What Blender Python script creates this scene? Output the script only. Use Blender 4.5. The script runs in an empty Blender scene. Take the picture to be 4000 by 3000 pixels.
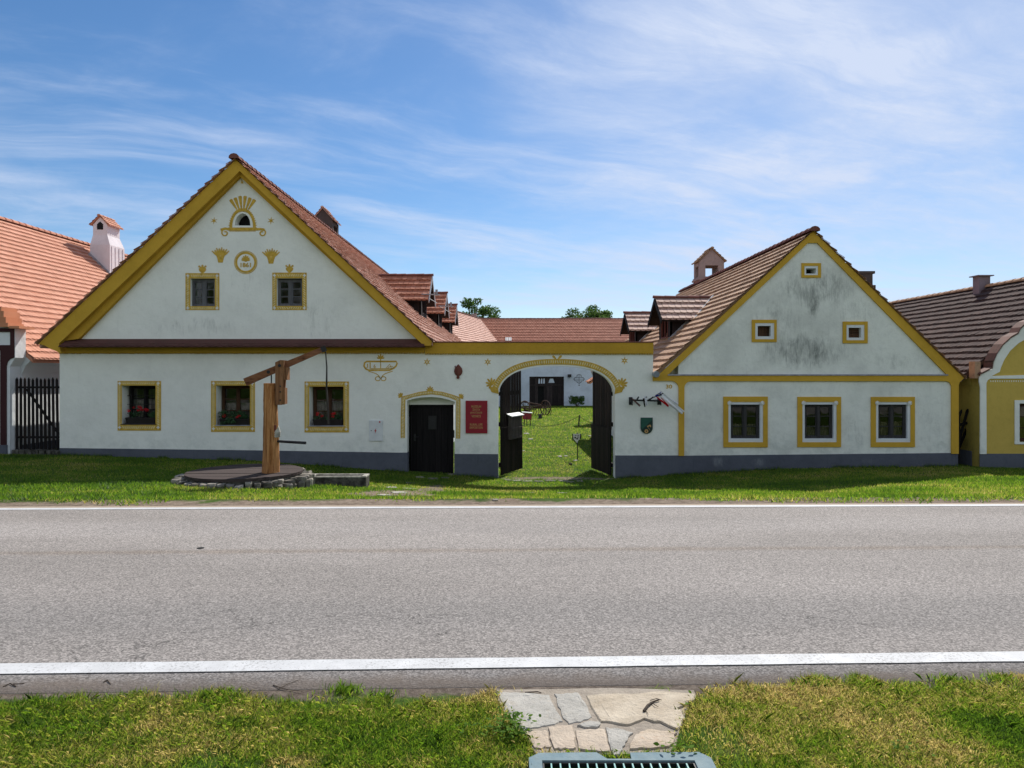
import bpy, math, random
import numpy as np
from mathutils import Vector, Matrix
from mathutils.geometry import tessellate_polygon

rnd = random.Random(7)
nr = np.random.default_rng(11)
S = bpy.context.scene
COL = S.collection
F = 2773.0      # focal length in photo pixels
D = 20.4        # distance of the street front
EYE = 1.65
HOR = 1445.0

def fx(px, Y=D): return (px - 2000.0) * Y / F
def fz(py, Y=D): return EYE + (HOR - py) * Y / F
def P2(px, py, Y=D): return (fx(px, Y), fz(py, Y))

# ------------------------------------------------------------------ terrain
_bx = np.array([-40, -14.5, -13.0, -7.36, -2.94, -0.40, 2.91, 5.15, 8.09, 12.8, 14.7, 40.0])
_bz = np.array([-0.72, -0.76, -0.80, -0.96, -1.29, -1.46, -1.475, -1.34, -1.18, -1.12, -1.18, -1.15])
def base_z(x): return np.interp(x, _bx, _bz)
def yr0(x): return 3.76 + 0.030 * np.clip(x, -40, 40)
def yr1(x): return 10.0 + 0.020 * np.clip(x, -40, 40)
def gz(x, y):
    x = np.asarray(x, float); y = np.asarray(y, float)
    a, b = yr0(x), yr1(x)
    near = -0.03 * np.clip((y - 2.6) / (a - 2.6), 0, 1)
    t = np.clip((y - a) / (b - a), 0, 1)
    road = -0.03 - 0.22 * t
    u = np.clip((y - b - .5) / (D - b - .5), 0, 1)
    lawn = -0.25 + (base_z(x) + 0.25) * (1.7 * u - 0.7 * u * u)
    w = np.clip((y - D) / 52.0, 0, 1)
    court = base_z(x) + (-2.05 - base_z(x)) * w
    return np.where(y < a, near, np.where(y < b, road, np.where(y < D, lawn, court)))
def G(px, py, dz=0.0):
    """point of the ground seen at a photo pixel"""
    Y = 5.0
    for _ in range(80):
        X = (px - 2000) * Y / F
        h = EYE - float(gz(X, Y)) - dz
        Yn = h * F / (py - HOR)
        Y = 0.5 * Y + 0.5 * min(Yn, 200)
    X = (px - 2000) * Y / F
    return X, Y, float(gz(X, Y)) + dz

# ------------------------------------------------------------------ mesh builder
class MB:
    def __init__(s):
        s.v = []; s.f = []; s.m = []; s.t = []
    def add(s, vs, fs, m=0, t=None):
        o = len(s.v)
        s.v.extend([tuple(p) for p in vs])
        for f in fs:
            s.f.append([i + o for i in f]); s.m.append(m); s.t.append(0.5 if t is None else t)
        return s
    def box(s, x0, x1, y0, y1, z0, z1, m=0, t=None):
        vs = [(x0,y0,z0),(x1,y0,z0),(x1,y1,z0),(x0,y1,z0),(x0,y0,z1),(x1,y0,z1),(x1,y1,z1),(x0,y1,z1)]
        return s.add(vs, [(0,3,2,1),(4,5,6,7),(0,1,5,4),(1,2,6,5),(2,3,7,6),(3,0,4,7)], m, t)
    def obox(s, c, u, v, w, m=0, t=None):
        """box from centre and three half-axis vectors"""
        c, u, v, w = map(Vector, (c, u, v, w))
        vs = [c + a*u + b*v + d*w for d in (-1,1) for b in (-1,1) for a in (-1,1)]
        return s.add(vs, [(0,2,3,1),(4,5,7,6),(0,1,5,4),(1,3,7,5),(3,2,6,7),(2,0,4,6)], m, t)
    def bar(s, p, q, w, h=None, up=(0,0,1), m=0, w2=None, h2=None, t=None):
        """square bar from p to q; widths may change to w2,h2 at q"""
        h = w if h is None else h; w2 = w if w2 is None else w2; h2 = h if h2 is None else h2
        p, q, up = Vector(p), Vector(q), Vector(up)
        d = (q - p).normalized(); a = d.cross(up)
        if a.length < 1e-4: a = d.cross(Vector((1,0,0)))
        a.normalize(); b = a.cross(d).normalized()
        vs = []
        for c, ww, hh in ((p, w, h), (q, w2, h2)):
            vs += [c - a*ww/2 - b*hh/2, c + a*ww/2 - b*hh/2, c + a*ww/2 + b*hh/2, c - a*ww/2 + b*hh/2]
        return s.add(vs, [(0,1,2,3),(7,6,5,4),(0,4,5,1),(1,5,6,2),(2,6,7,3),(3,7,4,0)], m, t)
    def tube(s, pts, r, n=8, m=0, cap=True, t=None):
        pts = [Vector(p) for p in pts]; k = len(pts)
        rs = r if isinstance(r, (list, tuple)) else [r] * k
        vs = []; fs = []
        prev = None
        for i, p in enumerate(pts):
            d = (pts[min(i+1,k-1)] - pts[max(i-1,0)]).normalized()
            a = prev if prev is not None else (Vector((0,0,1)) if abs(d.z) < .9 else Vector((1,0,0)))
            a = (a - d * a.dot(d)).normalized(); prev = a
            b = d.cross(a)
            for j in range(n):
                th = 2*math.pi*j/n
                vs.append(p + (a*math.cos(th) + b*math.sin(th)) * rs[i])
        for i in range(k-1):
            for j in range(n):
                fs.append((i*n+j, i*n+(j+1)%n, (i+1)*n+(j+1)%n, (i+1)*n+j))
        if cap:
            fs.append(tuple(range(n-1,-1,-1))); fs.append(tuple((k-1)*n+j for j in range(n)))
        return s.add(vs, fs, m, t)
    def lathe(s, c, prof, n=24, m=0):
        """profile of (r,z) about a vertical axis through c=(x,y)"""
        vs = []; fs = []; k = len(prof)
        for r, z in prof:
            for j in range(n):
                th = 2*math.pi*j/n
                vs.append((c[0]+r*math.cos(th), c[1]+r*math.sin(th), z))
        for i in range(k-1):
            for j in range(n):
                fs.append((i*n+j, i*n+(j+1)%n, (i+1)*n+(j+1)%n, (i+1)*n+j))
        fs.append(tuple(range(n-1,-1,-1))); fs.append(tuple((k-1)*n+j for j in range(n)))
        return s.add(vs, fs, m)
    def plate(s, loops, y0, y1, m=0, axis='y', sides=True, back=True):
        """flat shape with holes in the x,z plane, extruded between y0 (front) and y1"""
        if axis == 'y': mk = lambda p, y: (p[0], y, p[1])
        elif axis == 'x': mk = lambda p, y: (y, p[0], p[1])
        else: mk = lambda p, y: (p[0], p[1], y)
        flat = [p for lp in loops for p in lp]
        tris = tessellate_polygon([[Vector((p[0], p[1], 0)) for p in lp] for lp in loops])
        n = len(flat)
        vs = [mk(p, y0) for p in flat] + [mk(p, y1) for p in flat]
        fs = [tuple(t) for t in tris]
        if back: fs += [tuple(i + n for i in reversed(t)) for t in tris]
        if sides:
            o = 0
            for lp in loops:
                k = len(lp)
                for i in range(k):
                    a, b = o+i, o+(i+1) % k
                    fs.append((a, b, b+n, a+n))
                o += k
        return s.add(vs, fs, m)
    def build(s, name, mats, parent=None, smooth=False, fixn=True):
        me = bpy.data.meshes.new(name)
        me.from_pydata(s.v, [], s.f)
        if not isinstance(mats, (list, tuple)): mats = [mats]
        for mt in mats: me.materials.append(mt)
        me.polygons.foreach_set('material_index', s.m)
        at = me.attributes.new('tint', 'FLOAT', 'FACE')
        at.data.foreach_set('value', np.array(s.t, np.float32))
        if smooth: me.polygons.foreach_set('use_smooth', [True]*len(s.f))
        me.update()
        if fixn and len(s.f) < 3000:
            import bmesh
            bm = bmesh.new(); bm.from_mesh(me)
            bmesh.ops.recalc_face_normals(bm, faces=bm.faces)
            bm.to_mesh(me); bm.free()
        o = bpy.data.objects.new(name, me); COL.objects.link(o)
        if parent is not None: setp(o, parent)
        return o

def setp(o, parent):
    o.parent = parent
    # geometry is modelled in world coordinates: only a thing's own Empty is away from the origin
    off = Vector(parent.location) if parent.parent is None else Vector((0,0,0))
    o.matrix_parent_inverse = Matrix.Translation(-off)
def tag(o, label=None, cat=None, group=None, kind=None):
    if label: o['label'] = label
    if cat: o['category'] = cat
    if group: o['group'] = group
    if kind: o['kind'] = kind
    return o
def thing(name, loc, label, cat, group=None):
    o = bpy.data.objects.new(name, None); COL.objects.link(o)
    o.location = loc; o.empty_display_size = .3
    return tag(o, label, cat, group)

_txt_cache = {}
def text_mesh(s, h, cx, cz, y, mat, name, parent, width=None, bold=.012, depth=.003):
    cu = bpy.data.curves.new('lettering', 'FONT'); cu.body = s; cu.size = 1.0
    cu.align_x = 'CENTER'; cu.align_y = 'CENTER'; cu.offset = bold; cu.extrude = depth
    ob = bpy.data.objects.new('lettering_src', cu); COL.objects.link(ob)
    dg = bpy.context.evaluated_depsgraph_get(); dg.update()
    me = bpy.data.meshes.new_from_object(ob.evaluated_get(dg))
    bpy.data.objects.remove(ob); bpy.data.curves.remove(cu)
    co = np.zeros(len(me.vertices)*3); me.vertices.foreach_get('co', co); co = co.reshape(-1,3)
    lo, hi = co.min(0), co.max(0)
    sc = h / (hi[1]-lo[1]); sx = sc if width is None else width/(hi[0]-lo[0])
    out = np.empty_like(co)
    out[:,0] = cx + (co[:,0]-(lo[0]+hi[0])/2)*sx
    out[:,2] = cz + (co[:,1]-(lo[1]+hi[1])/2)*sc
    out[:,1] = y - (co[:,2]-lo[2])
    me.vertices.foreach_set('co', out.ravel()); me.update()
    me.materials.clear(); me.materials.append(mat)
    o = bpy.data.objects.new(name, me); COL.objects.link(o)
    if parent is not None: setp(o, parent)
    return o

# ------------------------------------------------------------------ materials
def lin(c):
    c = c/255.0
    return c/12.92 if c <= .04045 else ((c+.055)/1.055)**2.4
class NT:
    def __init__(s, name):
        s.mat = bpy.data.materials.new(name); s.mat.use_nodes = True
        s.nt = s.mat.node_tree; s.nt.nodes.clear()
        s.out = s.n('ShaderNodeOutputMaterial')
        s.co = s.n('ShaderNodeTexCoord')
    def n(s, t, **kw):
        nd = s.nt.nodes.new(t)
        for k, v in kw.items(): setattr(nd, k, v)
        return nd
    def l(s, a, b): s.nt.links.new(a, b)
    def set(s, sock, v):
        if hasattr(v, 'is_output'): s.l(v, sock)
        elif isinstance(v, (tuple, list)) and len(v) == 3 and sock.type == 'RGBA': sock.default_value = (*v, 1)
        else: sock.default_value = v
    def mapping(s, scale=(1,1,1), rot=(0,0,0), loc=(0,0,0), src=None):
        m = s.n('ShaderNodeMapping'); m.inputs['Scale'].default_value = scale
        m.inputs['Rotation'].default_value = rot; m.inputs['Location'].default_value = loc
        s.l(src if src is not None else s.co.outputs['Object'], m.inputs['Vector']); return m.outputs[0]
    def noise(s, scale, detail=4, rough=.55, vec=None, dist=0):
        nd = s.n('ShaderNodeTexNoise'); nd.inputs['Scale'].default_value = scale
        nd.inputs['Detail'].default_value = detail; nd.inputs['Roughness'].default_value = rough
        nd.inputs['Distortion'].default_value = dist
        s.l(vec if vec is not None else s.co.outputs['Object'], nd.inputs['Vector']); return nd.outputs['Fac']
    def voro(s, scale, feature='F1', vec=None, out='Distance'):
        nd = s.n('ShaderNodeTexVoronoi'); nd.feature = feature; nd.inputs['Scale'].default_value = scale
        s.l(vec if vec is not None else s.co.outputs['Object'], nd.inputs['Vector']); return nd.outputs[out]
    def ramp(s, x, a, b, lo=0.0, hi=1.0):
        nd = s.n('ShaderNodeMapRange'); nd.clamp = True; nd.interpolation_type = 'SMOOTHSTEP'
        s.set(nd.inputs[0], x)
        for i, v in zip((1,2,3,4), (a,b,lo,hi)): nd.inputs[i].default_value = v
        return nd.outputs[0]
    def math(s, op, a, b=0.0, c=None):
        nd = s.n('ShaderNodeMath', operation=op); s.set(nd.inputs[0], a); s.set(nd.inputs[1], b)
        if c is not None: s.set(nd.inputs[2], c)
        return nd.outputs[0]
    def mix(s, f, a, b, mode='MIX'):
        nd = s.n('ShaderNodeMix', data_type='RGBA', blend_type=mode)
        s.set(nd.inputs[0], f); s.set(nd.inputs[6], a); s.set(nd.inputs[7], b); return nd.outputs[2]
    def sep(s, src=None):
        nd = s.n('ShaderNodeSeparateXYZ'); s.l(src if src is not None else s.co.outputs['Object'], nd.inputs[0]); return nd.outputs
    def attr(s, name='tint'):
        nd = s.n('ShaderNodeAttribute'); nd.attribute_name = name; return nd
    def bump(s, h, strength=.3, dist=.01):
        nd = s.n('ShaderNodeBump'); nd.inputs['Strength'].default_value = strength; nd.inputs['Distance'].default_value = dist
        s.l(h, nd.inputs['Height']); return nd.outputs[0]
    def bsdf(s, col, rough=.85, spec=.3, normal=None, metal=0):
        nd = s.n('ShaderNodeBsdfPrincipled'); s.set(nd.inputs['Base Color'], col); s.set(nd.inputs['Roughness'], rough)
        nd.inputs['Specular IOR Level'].default_value = spec; nd.inputs['Metallic'].default_value = metal
        if normal is not None: s.l(normal, nd.inputs['Normal'])
        return nd.outputs[0]
    def done(s, sh): s.l(sh, s.out.inputs['Surface']); return s.mat

def simple(name, col, rough=.8, spec=.3, var=.25, scale=6, bump=.15, bscale=60, bdist=.004, metal=0, tint=0.0):
    k = NT(name)
    n1 = k.noise(scale, 5, .6)
    dark = tuple(c*(1-var) for c in col); light = tuple(min(1, c*(1+var)) for c in col)
    c = k.mix(k.ramp(n1, .3, .7), dark, light)
    if tint: 
        t = k.ramp(k.attr().outputs['Fac'], 0, 1, 1-tint, 1+tint)
        mul = k.n('ShaderNodeVectorMath', operation='SCALE'); k.l(c, mul.inputs[0]); k.l(t, mul.inputs['Scale']); c = mul.outputs[0]
    return k.done(k.bsdf(c, rough, spec, k.bump(k.noise(bscale, 4, .6), bump, bdist), metal))

def plaster(name, col, dirt=.12, stains=(), streak=.25, low=None, stain_col=(.05,.055,.05)):
    """limewashed render: trowel unevenness, faint rain streaks, and lichen patches at given (x,z,r) spots"""
    k = NT(name)
    big = k.noise(.9, 5, .6); fine = k.noise(28, 5, .65)
    c = k.mix(k.math('MULTIPLY', k.ramp(big, .38, .72), dirt*2.2), col, tuple(v*.62 for v in col))
    c = k.mix(k.math('MULTIPLY', k.ramp(k.noise(6.5, 7, .68, None, .5), .46, .74), dirt*1.3), c, tuple(v*.6 for v in col))
    st = k.noise(2.2, 5, .7, k.mapping((3.2, 1, .28)))
    c = k.mix(k.math('MULTIPLY', k.ramp(st, .55, .8), streak), c, tuple(v*.5 for v in col))
    if low is not None:   # splash-back greening above the plinth
        z = k.sep()[2]
        f = k.math('MULTIPLY', k.ramp(z, low+.1, low+.9, 1, 0), k.ramp(k.noise(3.5, 5, .65), .42, .68))
        c = k.mix(k.math('MULTIPLY', f, .3), c, (col[0]*.45, col[1]*.5, col[2]*.5))
    if stains:
        xyz = k.sep(); tot = None
        for (sx, sz, rx, rz, amt) in stains:
            dx = k.math('DIVIDE', k.math('SUBTRACT', xyz[0], sx), rx); dz = k.math('DIVIDE', k.math('SUBTRACT', xyz[2], sz), rz)
            r = k.math('SQRT', k.math('ADD', k.math('MULTIPLY', dx, dx), k.math('MULTIPLY', dz, dz)))
            m = k.math('MULTIPLY', k.ramp(r, .15, 1.0, 1, 0), amt)
            tot = m if tot is None else k.math('MAXIMUM', tot, m)
        sp = k.noise(3.0, 9, .74, k.mapping((1.35, 1, .55)), .35)
        sp2 = k.noise(14, 6, .75, k.mapping((2.2, 1, .28)))
        th = k.math('ADD', k.math('MULTIPLY', tot, .42), k.math('MULTIPLY', k.math('ADD', sp, k.math('MULTIPLY', sp2, .55)), 1.0))
        f = k.math('MULTIPLY', k.ramp(th, .88, 1.36), tot)
        c = k.mix(f, c, stain_col)
    h = k.math('ADD', k.math('MULTIPLY', k.noise(3.2, 4, .5), 1.6), k.math('MULTIPLY', fine, .28))
    return k.done(k.bsdf(c, .93, .15, k.bump(h, .5, .03)))

def tile_mat(name, a, b, moss=0.0, moss_col=(.06,.06,.035), rough=.8, dark=None):
    k = NT(name)
    t = k.attr().outputs['Fac']
    c = k.mix(t, a, b)
    n = k.noise(2.0, 5, .6)
    c = k.mix(k.math('MULTIPLY', k.ramp(n, .45, .75), .35), c, tuple(v*.6 for v in a))
    if moss:
        f = k.math('MULTIPLY', k.ramp(k.noise(7, 7, .72), .47, .66), moss)
        c = k.mix(f, c, moss_col)
    if dark:
        f = k.math('MULTIPLY', k.ramp(k.noise(24, 5, .7), .52, .66), .6)
        c = k.mix(f, c, dark)
    return k.done(k.bsdf(c, rough, .25, k.bump(k.noise(60, 4, .6), .2, .006)))

def wood_mat(name, a, b, axis='z', scale=1.0, rough=.8, crack=.5, spec=.2):
    k = NT(name)
    sc = {'z': (22, 22, 1.1), 'x': (1.1, 22, 22), 'y': (22, 1.1, 22)}[axis]
    sc = tuple(v*scale for v in sc)
    v = k.mapping(sc)
    n = k.noise(1.0, 6, .65, v, .6)
    g = k.noise(2.3, 6, .7, v, .2)
    tn = k.attr().outputs['Fac']
    c = k.mix(k.ramp(n, .32, .68), a, b)
    c = k.mix(k.math('MULTIPLY', k.ramp(g, .52, .66), crack), c, tuple(x*.25 for x in a))
    m = k.n('ShaderNodeVectorMath', operation='SCALE'); k.l(c, m.inputs[0]); k.l(k.ramp(tn, 0, 1, .6, 1.4), m.inputs['Scale'])
    return k.done(k.bsdf(m.outputs[0], rough, spec, k.bump(k.math('ADD', n, g), .5, .008)))

WHITE = (.87, .875, .805)
OCHRE = (.62, .37, .048)
M = {}
M['white_l'] = plaster('white plaster of the dated farmhouse', WHITE, .10, [(-9.2, 2.9, 2.2, .55, .5), (-5.6, 3.2, 1.6, 1.2, .45), (-7.6, 4.3, 1.5, 1.1, .42)], .12, low=-.85)
M['white_g'] = plaster('white plaster of the gate wall', WHITE, .12, [(2.95, -1.0, .25, .5, .6)], .12, low=-.85)
M['white_r'] = plaster('white plaster of the weathered gable', (.82, .83, .76), .22,
    [(8.75, 4.0, 2.1, 1.1, .72), (8.65, 3.7, .40, 1.0, .95), (8.4, 2.2, 2.3, .9, .85), (7.6, 3.0, 1.5, 1.3, .6), (9.9, 3.2, 1.2, 1.1, .5), (11.0, 1.9, 1.2, .5, .5),
     (6.3, -.1, .7, .9, .62), (9.9, -.2, .8, .9, .5), (7.2, -.5, .8, .35, .5), (11.9, .2, .9, 1.2, .4)], .3, low=-.75, stain_col=(.13,.14,.13))
M['white'] = plaster('clean white plaster', (.72, .74, .75), .08)
M['white_barn'] = plaster('blue tinged white barn plaster', (.66, .72, .80), .2, low=-2.0)
M['ochre'] = plaster('ochre painted plaster', OCHRE, .16, (), .2)
M['ochre2'] = plaster('deeper ochre painted plaster', (.54, .315, .038), .16, (), .2)
M['paint'] = simple('ochre brush paint', (.56, .36, .065), .9, .1, .18, 14, .1)
M['cream'] = simple('pale cream brush paint', (.72, .66, .40), .9, .1, .1, 14, .1)
M['flower_white'] = simple('white brush paint', (.72, .72, .68), .9, .1, .1, 14, .1)
M['plinth'] = plaster('blue grey plinth paint', (.115, .124, .152), .25, (), .4)
M['plinth_worn'] = plaster('blue grey plinth paint with flaked patches', (.108, .116, .145), .25,
    [(5.9, -.98, .55, .30, .62), (7.05, -1.0, .42, .24, .6), (10.2, -.96, .4, .2, .45), (4.0, -1.1, .5, .3, .4)], .4, stain_col=(.30,.32,.34))
M['yellow'] = plaster('yellow painted plaster', (.60, .43, .10), .16, (), .15)
M['yellow_dirty'] = plaster('dull yellow side wall', (.42, .32, .075), .3, [(13.7, -.8, .9, 1.0, .7)], .3)
M['maroon'] = plaster('dark maroon paint', (.058, .024, .026), .2)
M['tile_salmon'] = tile_mat('new salmon roof tile', (.50, .225, .14), (.58, .285, .19))
M['tile_farm'] = tile_mat('red brown roof tile', (.55, .30, .225), (.68, .43, .345), .22, (.30,.17,.14))
M['tile_cottage'] = tile_mat('tan weathered roof tile', (.40, .235, .14), (.52, .33, .205), .35, (.15,.10,.06))
M['tile_old'] = tile_mat('dark weathered roof tile', (.058, .034, .030), (.10, .060, .050), .75, (.040,.030,.026), rough=.97, dark=(.10,.085,.08))
M['tile_barn'] = tile_mat('red barn roof tile', (.36, .12, .07), (.45, .175, .11))
M['tile_dormer'] = tile_mat('red dormer tile', (.40, .15, .085), (.50, .21, .13), .15)
M['tile_dormer_pale'] = tile_mat('pale dormer tile', (.50, .32, .25), (.60, .42, .34), .35, (.20,.13,.10))  # paler than the red dormer tile, with darker patches
M['tile_band'] = tile_mat('maroon cornice tile', (.085, .034, .028), (.125, .052, .042), .2)
M['coping_brown'] = tile_mat('brown coping tile', (.13, .062, .048), (.20, .10, .075), .5)
M['ridge'] = tile_mat('dark red ridge tile', (.16, .06, .048), (.24, .09, .07), .3)
M['ridge_salmon'] = tile_mat('salmon ridge tile', (.46, .20, .13), (.56, .26, .17))
M['copper_tile'] = tile_mat('orange coping tile', (.50, .20, .10), (.58, .27, .15))
M['darkwood'] = wood_mat('black stained wood', (.006, .005, .0055), (.014, .011, .011))
M['darkwood_x'] = wood_mat('black stained wood lengthwise', (.012, .010, .010), (.026, .021, .019), 'x')
M['gatewood'] = wood_mat('dark brown gate wood', (.010, .007, .0065), (.022, .0145, .012), crack=.6)
M['dormerwood'] = wood_mat('tarred dormer wood', (.016, .010, .010), (.032, .020, .018))
M['redwood'] = wood_mat('dark red window wood', (.10, .028, .022), (.16, .050, .038))
M['brownwood'] = wood_mat('brown window wood', (.055, .026, .014), (.085, .042, .022))
M['greywood'] = wood_mat('weathered grey window wood', (.085, .085, .092), (.16, .158, .165), crack=.6)
M['greydark'] = wood_mat('dark grey window wood', (.030, .029, .030), (.062, .058, .058))
M['logwood'] = wood_mat('peeled tan log', (.27, .105, .030), (.55, .27, .105), 'z', .85, crack=1.0)
M['beamwood'] = wood_mat('red brown beam', (.13, .052, .024), (.26, .115, .055), 'x', .4, crack=.9)
M['forkwood'] = wood_mat('brown fork plank', (.19, .085, .038), (.30, .150, .07), 'z', .5, crack=.75)
M['deckwood'] = wood_mat('dark deck board', (.040, .028, .025), (.075, .055, .050), 'x', .4, crack=.7)
M['noticewood'] = wood_mat('weathered notice box wood', (.045, .038, .034), (.10, .088, .078), 'z', .8, crack=.8)
M['carving'] = wood_mat('reddish carved wood', (.12, .040, .030), (.18, .065, .048), 'z', .8)
M['iron'] = simple('black iron', (.012, .012, .013), .5, .4, .3, 20)
M['rust'] = simple('rusty farm iron', (.085, .045, .032), .8, .3, .5, 25)
M['whitemetal'] = simple('white painted sheet metal', (.70, .72, .71), .5, .4, .06, 5, .05)
M['greymetal'] = simple('grey sheet metal', (.22, .24, .26), .45, .5, .2, 8)
M['signred'] = simple('deep red sign sheet', (.27, .010, .022), .5, .35, .05, 3, .02)
M['signgold'] = simple('dull gold sign lettering', (.50, .30, .12), .7, .2, .05)
M['black'] = simple('flat black', (.008, .008, .008), .7, .2, .1)
M['red'] = simple('red paint', (.45, .02, .02), .6, .3, .1)
M['infored'] = simple('maroon information board', (.22, .022, .022), .6, .3, .1, 5)
M['green_shield'] = simple('dark green enamel', (.012, .085, .062), .35, .5, .15, 5, .02)
M['darkgreen_shield'] = simple('darker green enamel', (.006, .026, .024), .35, .5, .15, 5, .02)
M['flag_white'] = simple('white flag cloth', (.78, .78, .80), .9, .1, .04)
M['flag_red'] = simple('red flag cloth', (.60, .02, .03), .9, .1, .06)
M['flag_blue'] = simple('blue flag cloth', (.03, .035, .20), .9, .1, .06)
M['flag_brown'] = simple('faded brown flag cloth', (.22, .13, .12), .9, .1, .1)
M['stone_ring'] = simple('dry stone', (.20, .18, .15), .9, .2, .55, 5, .6, 14, .02, tint=.45)
M['trough'] = simple('dark rough stone', (.085, .08, .068), .95, .15, .6, 7, .6, 18, .015)
M['trough_rim'] = simple('pale stone rim', (.38, .36, .31), .95, .15, .4, 9, .5, 18, .01)
M['curtain'] = simple('off white lace curtain', (.26, .25, .22), .9, .1, .25, 12, .1)
M['curtain_tan'] = simple('dull tan curtain', (.30, .24, .19), .9, .1, .4, 7, .1)
M['leaf_dark'] = simple('geranium leaf', (.035, .085, .030), .7, .3, .4, 30)
M['petal'] = simple('red geranium petal', (.55, .015, .022), .7, .2, .3, 40)
M['boxbrown'] = simple('dark planter plastic', (.016, .012, .011), .6, .3, .2)
M['chimney_white'] = plaster('lilac white chimney render', (.72, .68, .70), .15)
M['chimney_pink'] = plaster('pinkish weathered chimney render', (.38, .275, .25), .4, (), .4)
M['chimney_dark'] = plaster('dark chimney render', (.10, .08, .075), .4)  # dark tone also carries the shade on the chimney fronts
M['chimney_mauve'] = plaster('mauve grey chimney render', (.24, .19, .21), .4)
M['lead'] = simple('lead flashing', (.30, .30, .33), .6, .4, .3)
M['rope'] = simple('thin green brown rope', (.06, .06, .03), .9, .1, .2)
M['barnwood'] = wood_mat('old barn door boards', (.022, .016, .016), (.055, .042, .040), crack=.6)

def glass_mat():
    k = NT('old window glass')
    fr = k.n('ShaderNodeFresnel'); fr.inputs['IOR'].default_value = 1.45
    bm = k.bump(k.noise(3.0, 3, .5), .25, .02); k.l(bm, fr.inputs['Normal'])
    tr = k.n('ShaderNodeBsdfTransparent'); tr.inputs[0].default_value = (.80, .82, .80, 1)
    gl = k.n('ShaderNodeBsdfGlossy'); gl.inputs['Roughness'].default_value = .03; gl.inputs[0].default_value = (.9,.9,.9,1)
    k.l(bm, gl.inputs['Normal'])
    mx = k.n('ShaderNodeMixShader'); k.l(fr.outputs[0], mx.inputs[0]); k.l(tr.outputs[0], mx.inputs[1]); k.l(gl.outputs[0], mx.inputs[2])
    return k.done(mx.outputs[0])
M['glass'] = glass_mat()
CL = dict(rot=-26, loc=(2.4,1.2,0), vloc=(1.3,.6,0), col=(6.7, 7.6, 9.5), strength=.09, sun=5.0, exp=0.15, bcol=(7.6, 8.3, 9.2), warp=.5, a=.72, b=.54, side=.155, sat=1.16, val=1.15, dust=.3, oz=4.0)
# ------------------------------------------------------------------ ground, road, markings
def strip_mesh(xs, rows, zf):
    """rows: list of functions y(x); returns verts/faces"""
    vs = []; fs = []
    nx = len(xs)
    for r in rows:
        for x in xs:
            y = float(r(x)); vs.append((x, y, float(zf(x, y))))
    for j in range(len(rows)-1):
        for i in range(nx-1):
            a = j*nx+i; fs.append((a, a+1, a+nx+1, a+nx))
    return vs, fs

PATCH = G(1535, 1932)
def ground_mat():
    k = NT('lawn soil and short turf')
    xyz = k.sep(); x, y = xyz[0], xyz[1]
    g = k.mix(k.ramp(k.noise(1.1, 5, .6), .35, .65), (.035, .075, .008), (.065, .12, .011))
    g = k.mix(k.ramp(k.noise(3.0, 5, .65), .52, .75), g, (.17, .145, .045))
    g = k.mix(k.ramp(k.noise(40, 4, .7), .4, .7), g, (.035, .065, .010))
    dirt = k.mix(k.ramp(k.noise(14, 6, .7), .35, .7), (.16, .118, .085), (.31, .245, .185))
    dirt = k.mix(k.ramp(y, 5, 6), k.mix(k.ramp(k.noise(22, 6, .75), .35, .7), (.085, .066, .052), (.19, .155, .125)), dirt)
    nz = k.noise(1.7, 7, .72)
    # verge of bare earth on both sides of the road
    d1 = k.math('SUBTRACT', k.math('SUBTRACT', y, 10.0), k.math('MULTIPLY', x, .02))
    f1 = k.math('MULTIPLY', k.ramp(k.math('ADD', d1, k.math('MULTIPLY', k.math('SUBTRACT', nz, .5), -1.5)), .25, .55, 1, 0), k.ramp(y, 9, 9.2))
    d0 = k.math('SUBTRACT', k.math('SUBTRACT', 3.76, y), k.math('MULTIPLY', x, -.03))
    f0 = k.math('MULTIPLY', k.ramp(k.math('ADD', d0, k.math('MULTIPLY', k.math('SUBTRACT', k.noise(3.5, 6, .7), .5), -.6)), .06, .16, 1, 0), k.ramp(y, 5, 4.8))
    # trodden path up to the black door and in front of the gate
    def spot(cx, cy, rx, ry, a=.9):
        dx = k.math('DIVIDE', k.math('SUBTRACT', x, cx), rx); dy = k.math('DIVIDE', k.math('SUBTRACT', y, cy), ry)
        r = k.math('SQRT', k.math('ADD', k.math('MULTIPLY', dx, dx), k.math('MULTIPLY', dy, dy)))
        return k.math('MULTIPLY', k.ramp(k.math('ADD', r, k.math('MULTIPLY', k.math('SUBTRACT', k.noise(4, 7, .7), .5), 1.4)), .75, 1.05, 1, 0), a)
    f = k.math('MAXIMUM', f1, f0)
    for s in ((PATCH[0], PATCH[1], .85, 1.7, 1.0), (PATCH[0]+.5, PATCH[1]+2.2, .4, 1.6, .8), (1.25, 20.3, 1.7, .45, .8), (.4, 12.6, 1.5, .7, .45)):
        f = k.math('MAXIMUM', f, spot(*s))
    c = k.mix(f, g, dirt)
    h = k.math('ADD', k.noise(9, 6, .7), k.math('MULTIPLY', k.noise(70, 4, .7), .5))
    return k.done(k.bsdf(c, .95, .1, k.bump(h, .7, .04)))

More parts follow.
